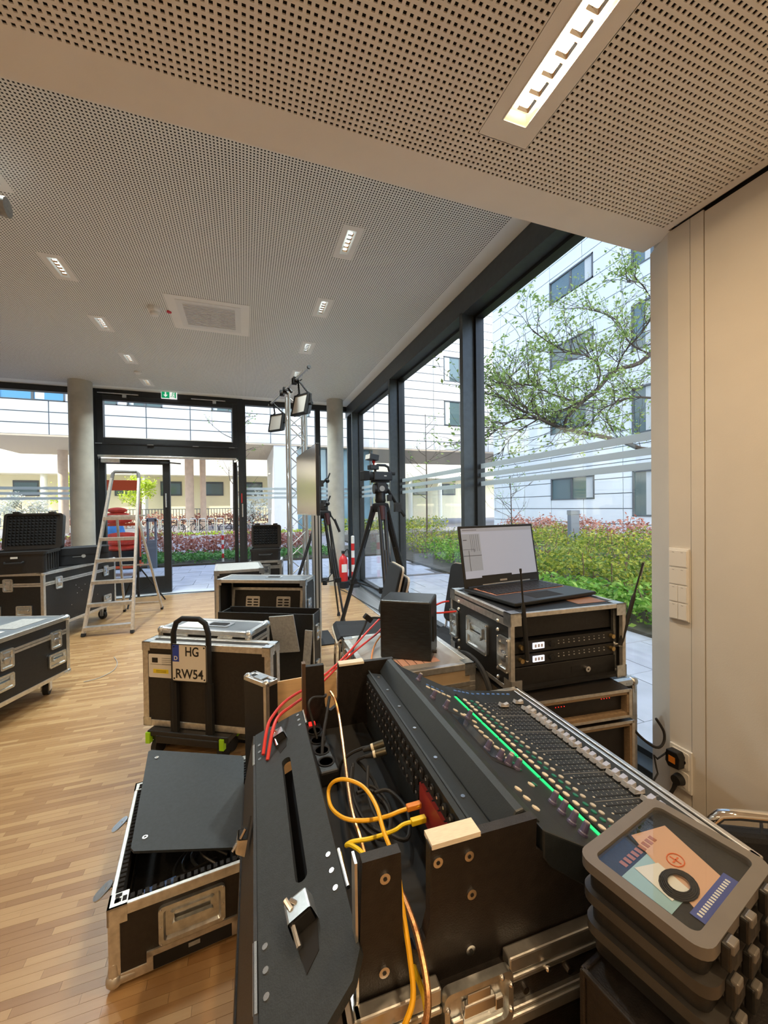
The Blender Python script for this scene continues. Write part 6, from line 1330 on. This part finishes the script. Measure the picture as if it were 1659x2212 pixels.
for k in range(30):
    fm2.box((.022, .02+k*.0195, z1-.02), (.018, .012, .05)); fm2.box((w-.022, .02+k*.0195, z1-.02), (.018, .012, .05))
for k in range(22): fm2.box((.02+k*.0205, .022, z1-.02), (.012, .018, .05)); fm2.box((.02+k*.0205, d-.022, z1-.02), (.012, .018, .05))
fm2.build('foam_edge', FOAM, O); MB().bx(.03, .03, z0+.012, w-.03, d-.03, .09).build('foam_floor', FOAM, O)
grip(face_M('front', .235, .155, w, d), O, .20, .125)
st = MB(); st.bx(.10, -.006, z0+.005, .118, .0, .085).bx(.355, -.006, z0+.005, .373, .0, .085).bx(.10, -.006, .068, .373, 0, .086); st.build('wheel_arch', ALUW, O); MB().bx(.118, -.003, z0, .355, -.001, .068).build('arch_recess', MATTE, O)
MB().bx(.22, -.0045, .045, .255, -.003, .058).build('tag', GREYF, O)
for y in (.12, .43):
    b = MB(Matrix.Translation((-.034, y, z1-.03)) @ Matrix.Rotation(R(-28), 4, 'Y') @ Matrix.Rotation(R(25), 4, 'Z')); b.prism(rrect(.062, .045, .02), 0, .004); lo_ = b.build('loose_latch', ZINC, O, smooth=True); MB().cyl((.0, y, z1-.03), (-.03, y, z1-.025), .006, n=8).build('latch_pin', STEEL, lo_)
for x in (.05, w-.05):
    for y in (.06, d-.06): MB().cyl((x, y, 0), (x, y, .022), .022, n=14).build('foot', RUBBER, O)
gO = 'cables in the floor case'
for k in range(5): cable('black_cable', 'loop of black cable lying in the open floor case', [(-.22+.035*k, 1.56+.01*k, .13+.018*k), (-.27+.03*k, 1.66, .15+.018*k), (-.2+.03*k, 1.76, .15+.016*k), (-.08+.01*k, 1.72, .15+.016*k), (-.06+.01*k, 1.62, .14+.017*k), (-.13+.02*k, 1.57, .135+.016*k)], .0055, mat('cable_sheen', (.03, .034, .038), .3), group=gO)
bp = thing('blue_plug_cable', 'black cable end with bright blue connectors in the floor case', 'cable', (0, 0, 0)); MB().tube([(-.34, 1.555, .185), (-.28, 1.57, .185), (-.2, 1.60, .18), (-.12, 1.64, .17)], .006, 7, 4).build('lead', RUBBER, bp, smooth=True)
BLP = mat('blue_connector', (.10, .22, .62), .4); MB().cyl((-.345, 1.553, .185), (-.318, 1.559, .185), .011, n=12).build('blue_collar', BLP, bp, smooth=True); MB().cyl((-.285, 1.567, .185), (-.25, 1.577, .184), .010, n=12).build('blue_collar', BLP, bp, smooth=True); MB().cyl((-.365, 1.549, .185), (-.345, 1.553, .185), .005, n=10).build('tip', STEEL, bp, smooth=True)
bd = thing('cover_board', 'thin black board with two screw holes laid across the open floor case', 'board', (-.40, 1.62, .262), 0)
q = [Vector(p)-Vector((-.40, 1.62, .262)) for p in ((-.40, 1.62, .285), (-.02, 1.515, .272), (-.02, 2.00, .318), (-.455, 2.19, .332))]
b = MB(); c = [q[0]*.97+q[1]*.03, q[1]*.97+q[0]*.03, q[1]*.97+q[2]*.03, q[2]*.97+q[1]*.03, q[2]*.97+q[3]*.03, q[3]*.97+q[2]*.03, q[3]*.975+q[0]*.025, q[0]*.975+q[3]*.025]; n = len(c)
b.add([tuple(p) for p in c]+[tuple(p+Vector((0, 0, .009))) for p in c], [tuple(range(n))[::-1], tuple(range(n, 2*n))]+[(k, (k+1) % n, n+(k+1) % n, n+k) for k in range(n)]); b.build('panel', GREYP, bd)
for s, t in ((.11, .10), (.10, .90)):
    p = (q[0]*(1-s)+q[1]*s)*(1-t)+(q[3]*(1-s)+q[2]*s)*t; MB().lathe([(.009, .009), (.009, .012), (.005, .012), (.005, .0095)], 16, tuple(p)).build('eyelet', STEEL, bd, smooth=True)
# upright lid P with plywood sheet
P_ = thing('upright_lid', 'narrow black flight case lid with aluminium edge standing on end behind the floor case', 'flight case', (-.012, 1.855, 0), -55)
w, d, h = .15, .06, .765
MB().bx(0, 0, 0, w, d, h).build('body', PANEL, P_); edges(P_, w, d, 0, h, .016, skip=('z00', 'z01', 'z11', 'x00', 'x10', 'y00', 'y10'))
MB().sph((.012, .012, h-.005), .018, 12, 8).build('corner', ZINC, P_, smooth=True); MB().sph((w-.012, .012, h-.005), .018, 12, 8).build('corner', ZINC, P_, smooth=True); MB().bx(w*.35, .01, h-.012, w*.7, .05, h+.006).build('stack_recess', ZINC, P_)
py = thing('plywood_sheet', 'pale birch plywood sheet leaning behind the charcoal flap', 'plywood', (.035, 1.78, 0), 0)
MB(Matrix.Rotation(R(-4), 4, 'X')).add([(0, 0, 0.0), (.36, 0, 0.0), (.36, 0, .735), (0, 0, .725), (0, .009, 0.0), (.36, .009, 0.0), (.36, .009, .735), (0, .009, .725)], [(0,1,2,3),(4,7,6,5),(0,4,5,1),(1,5,6,2),(2,6,7,3),(3,7,4,0)]).build('sheet', PLY, py)
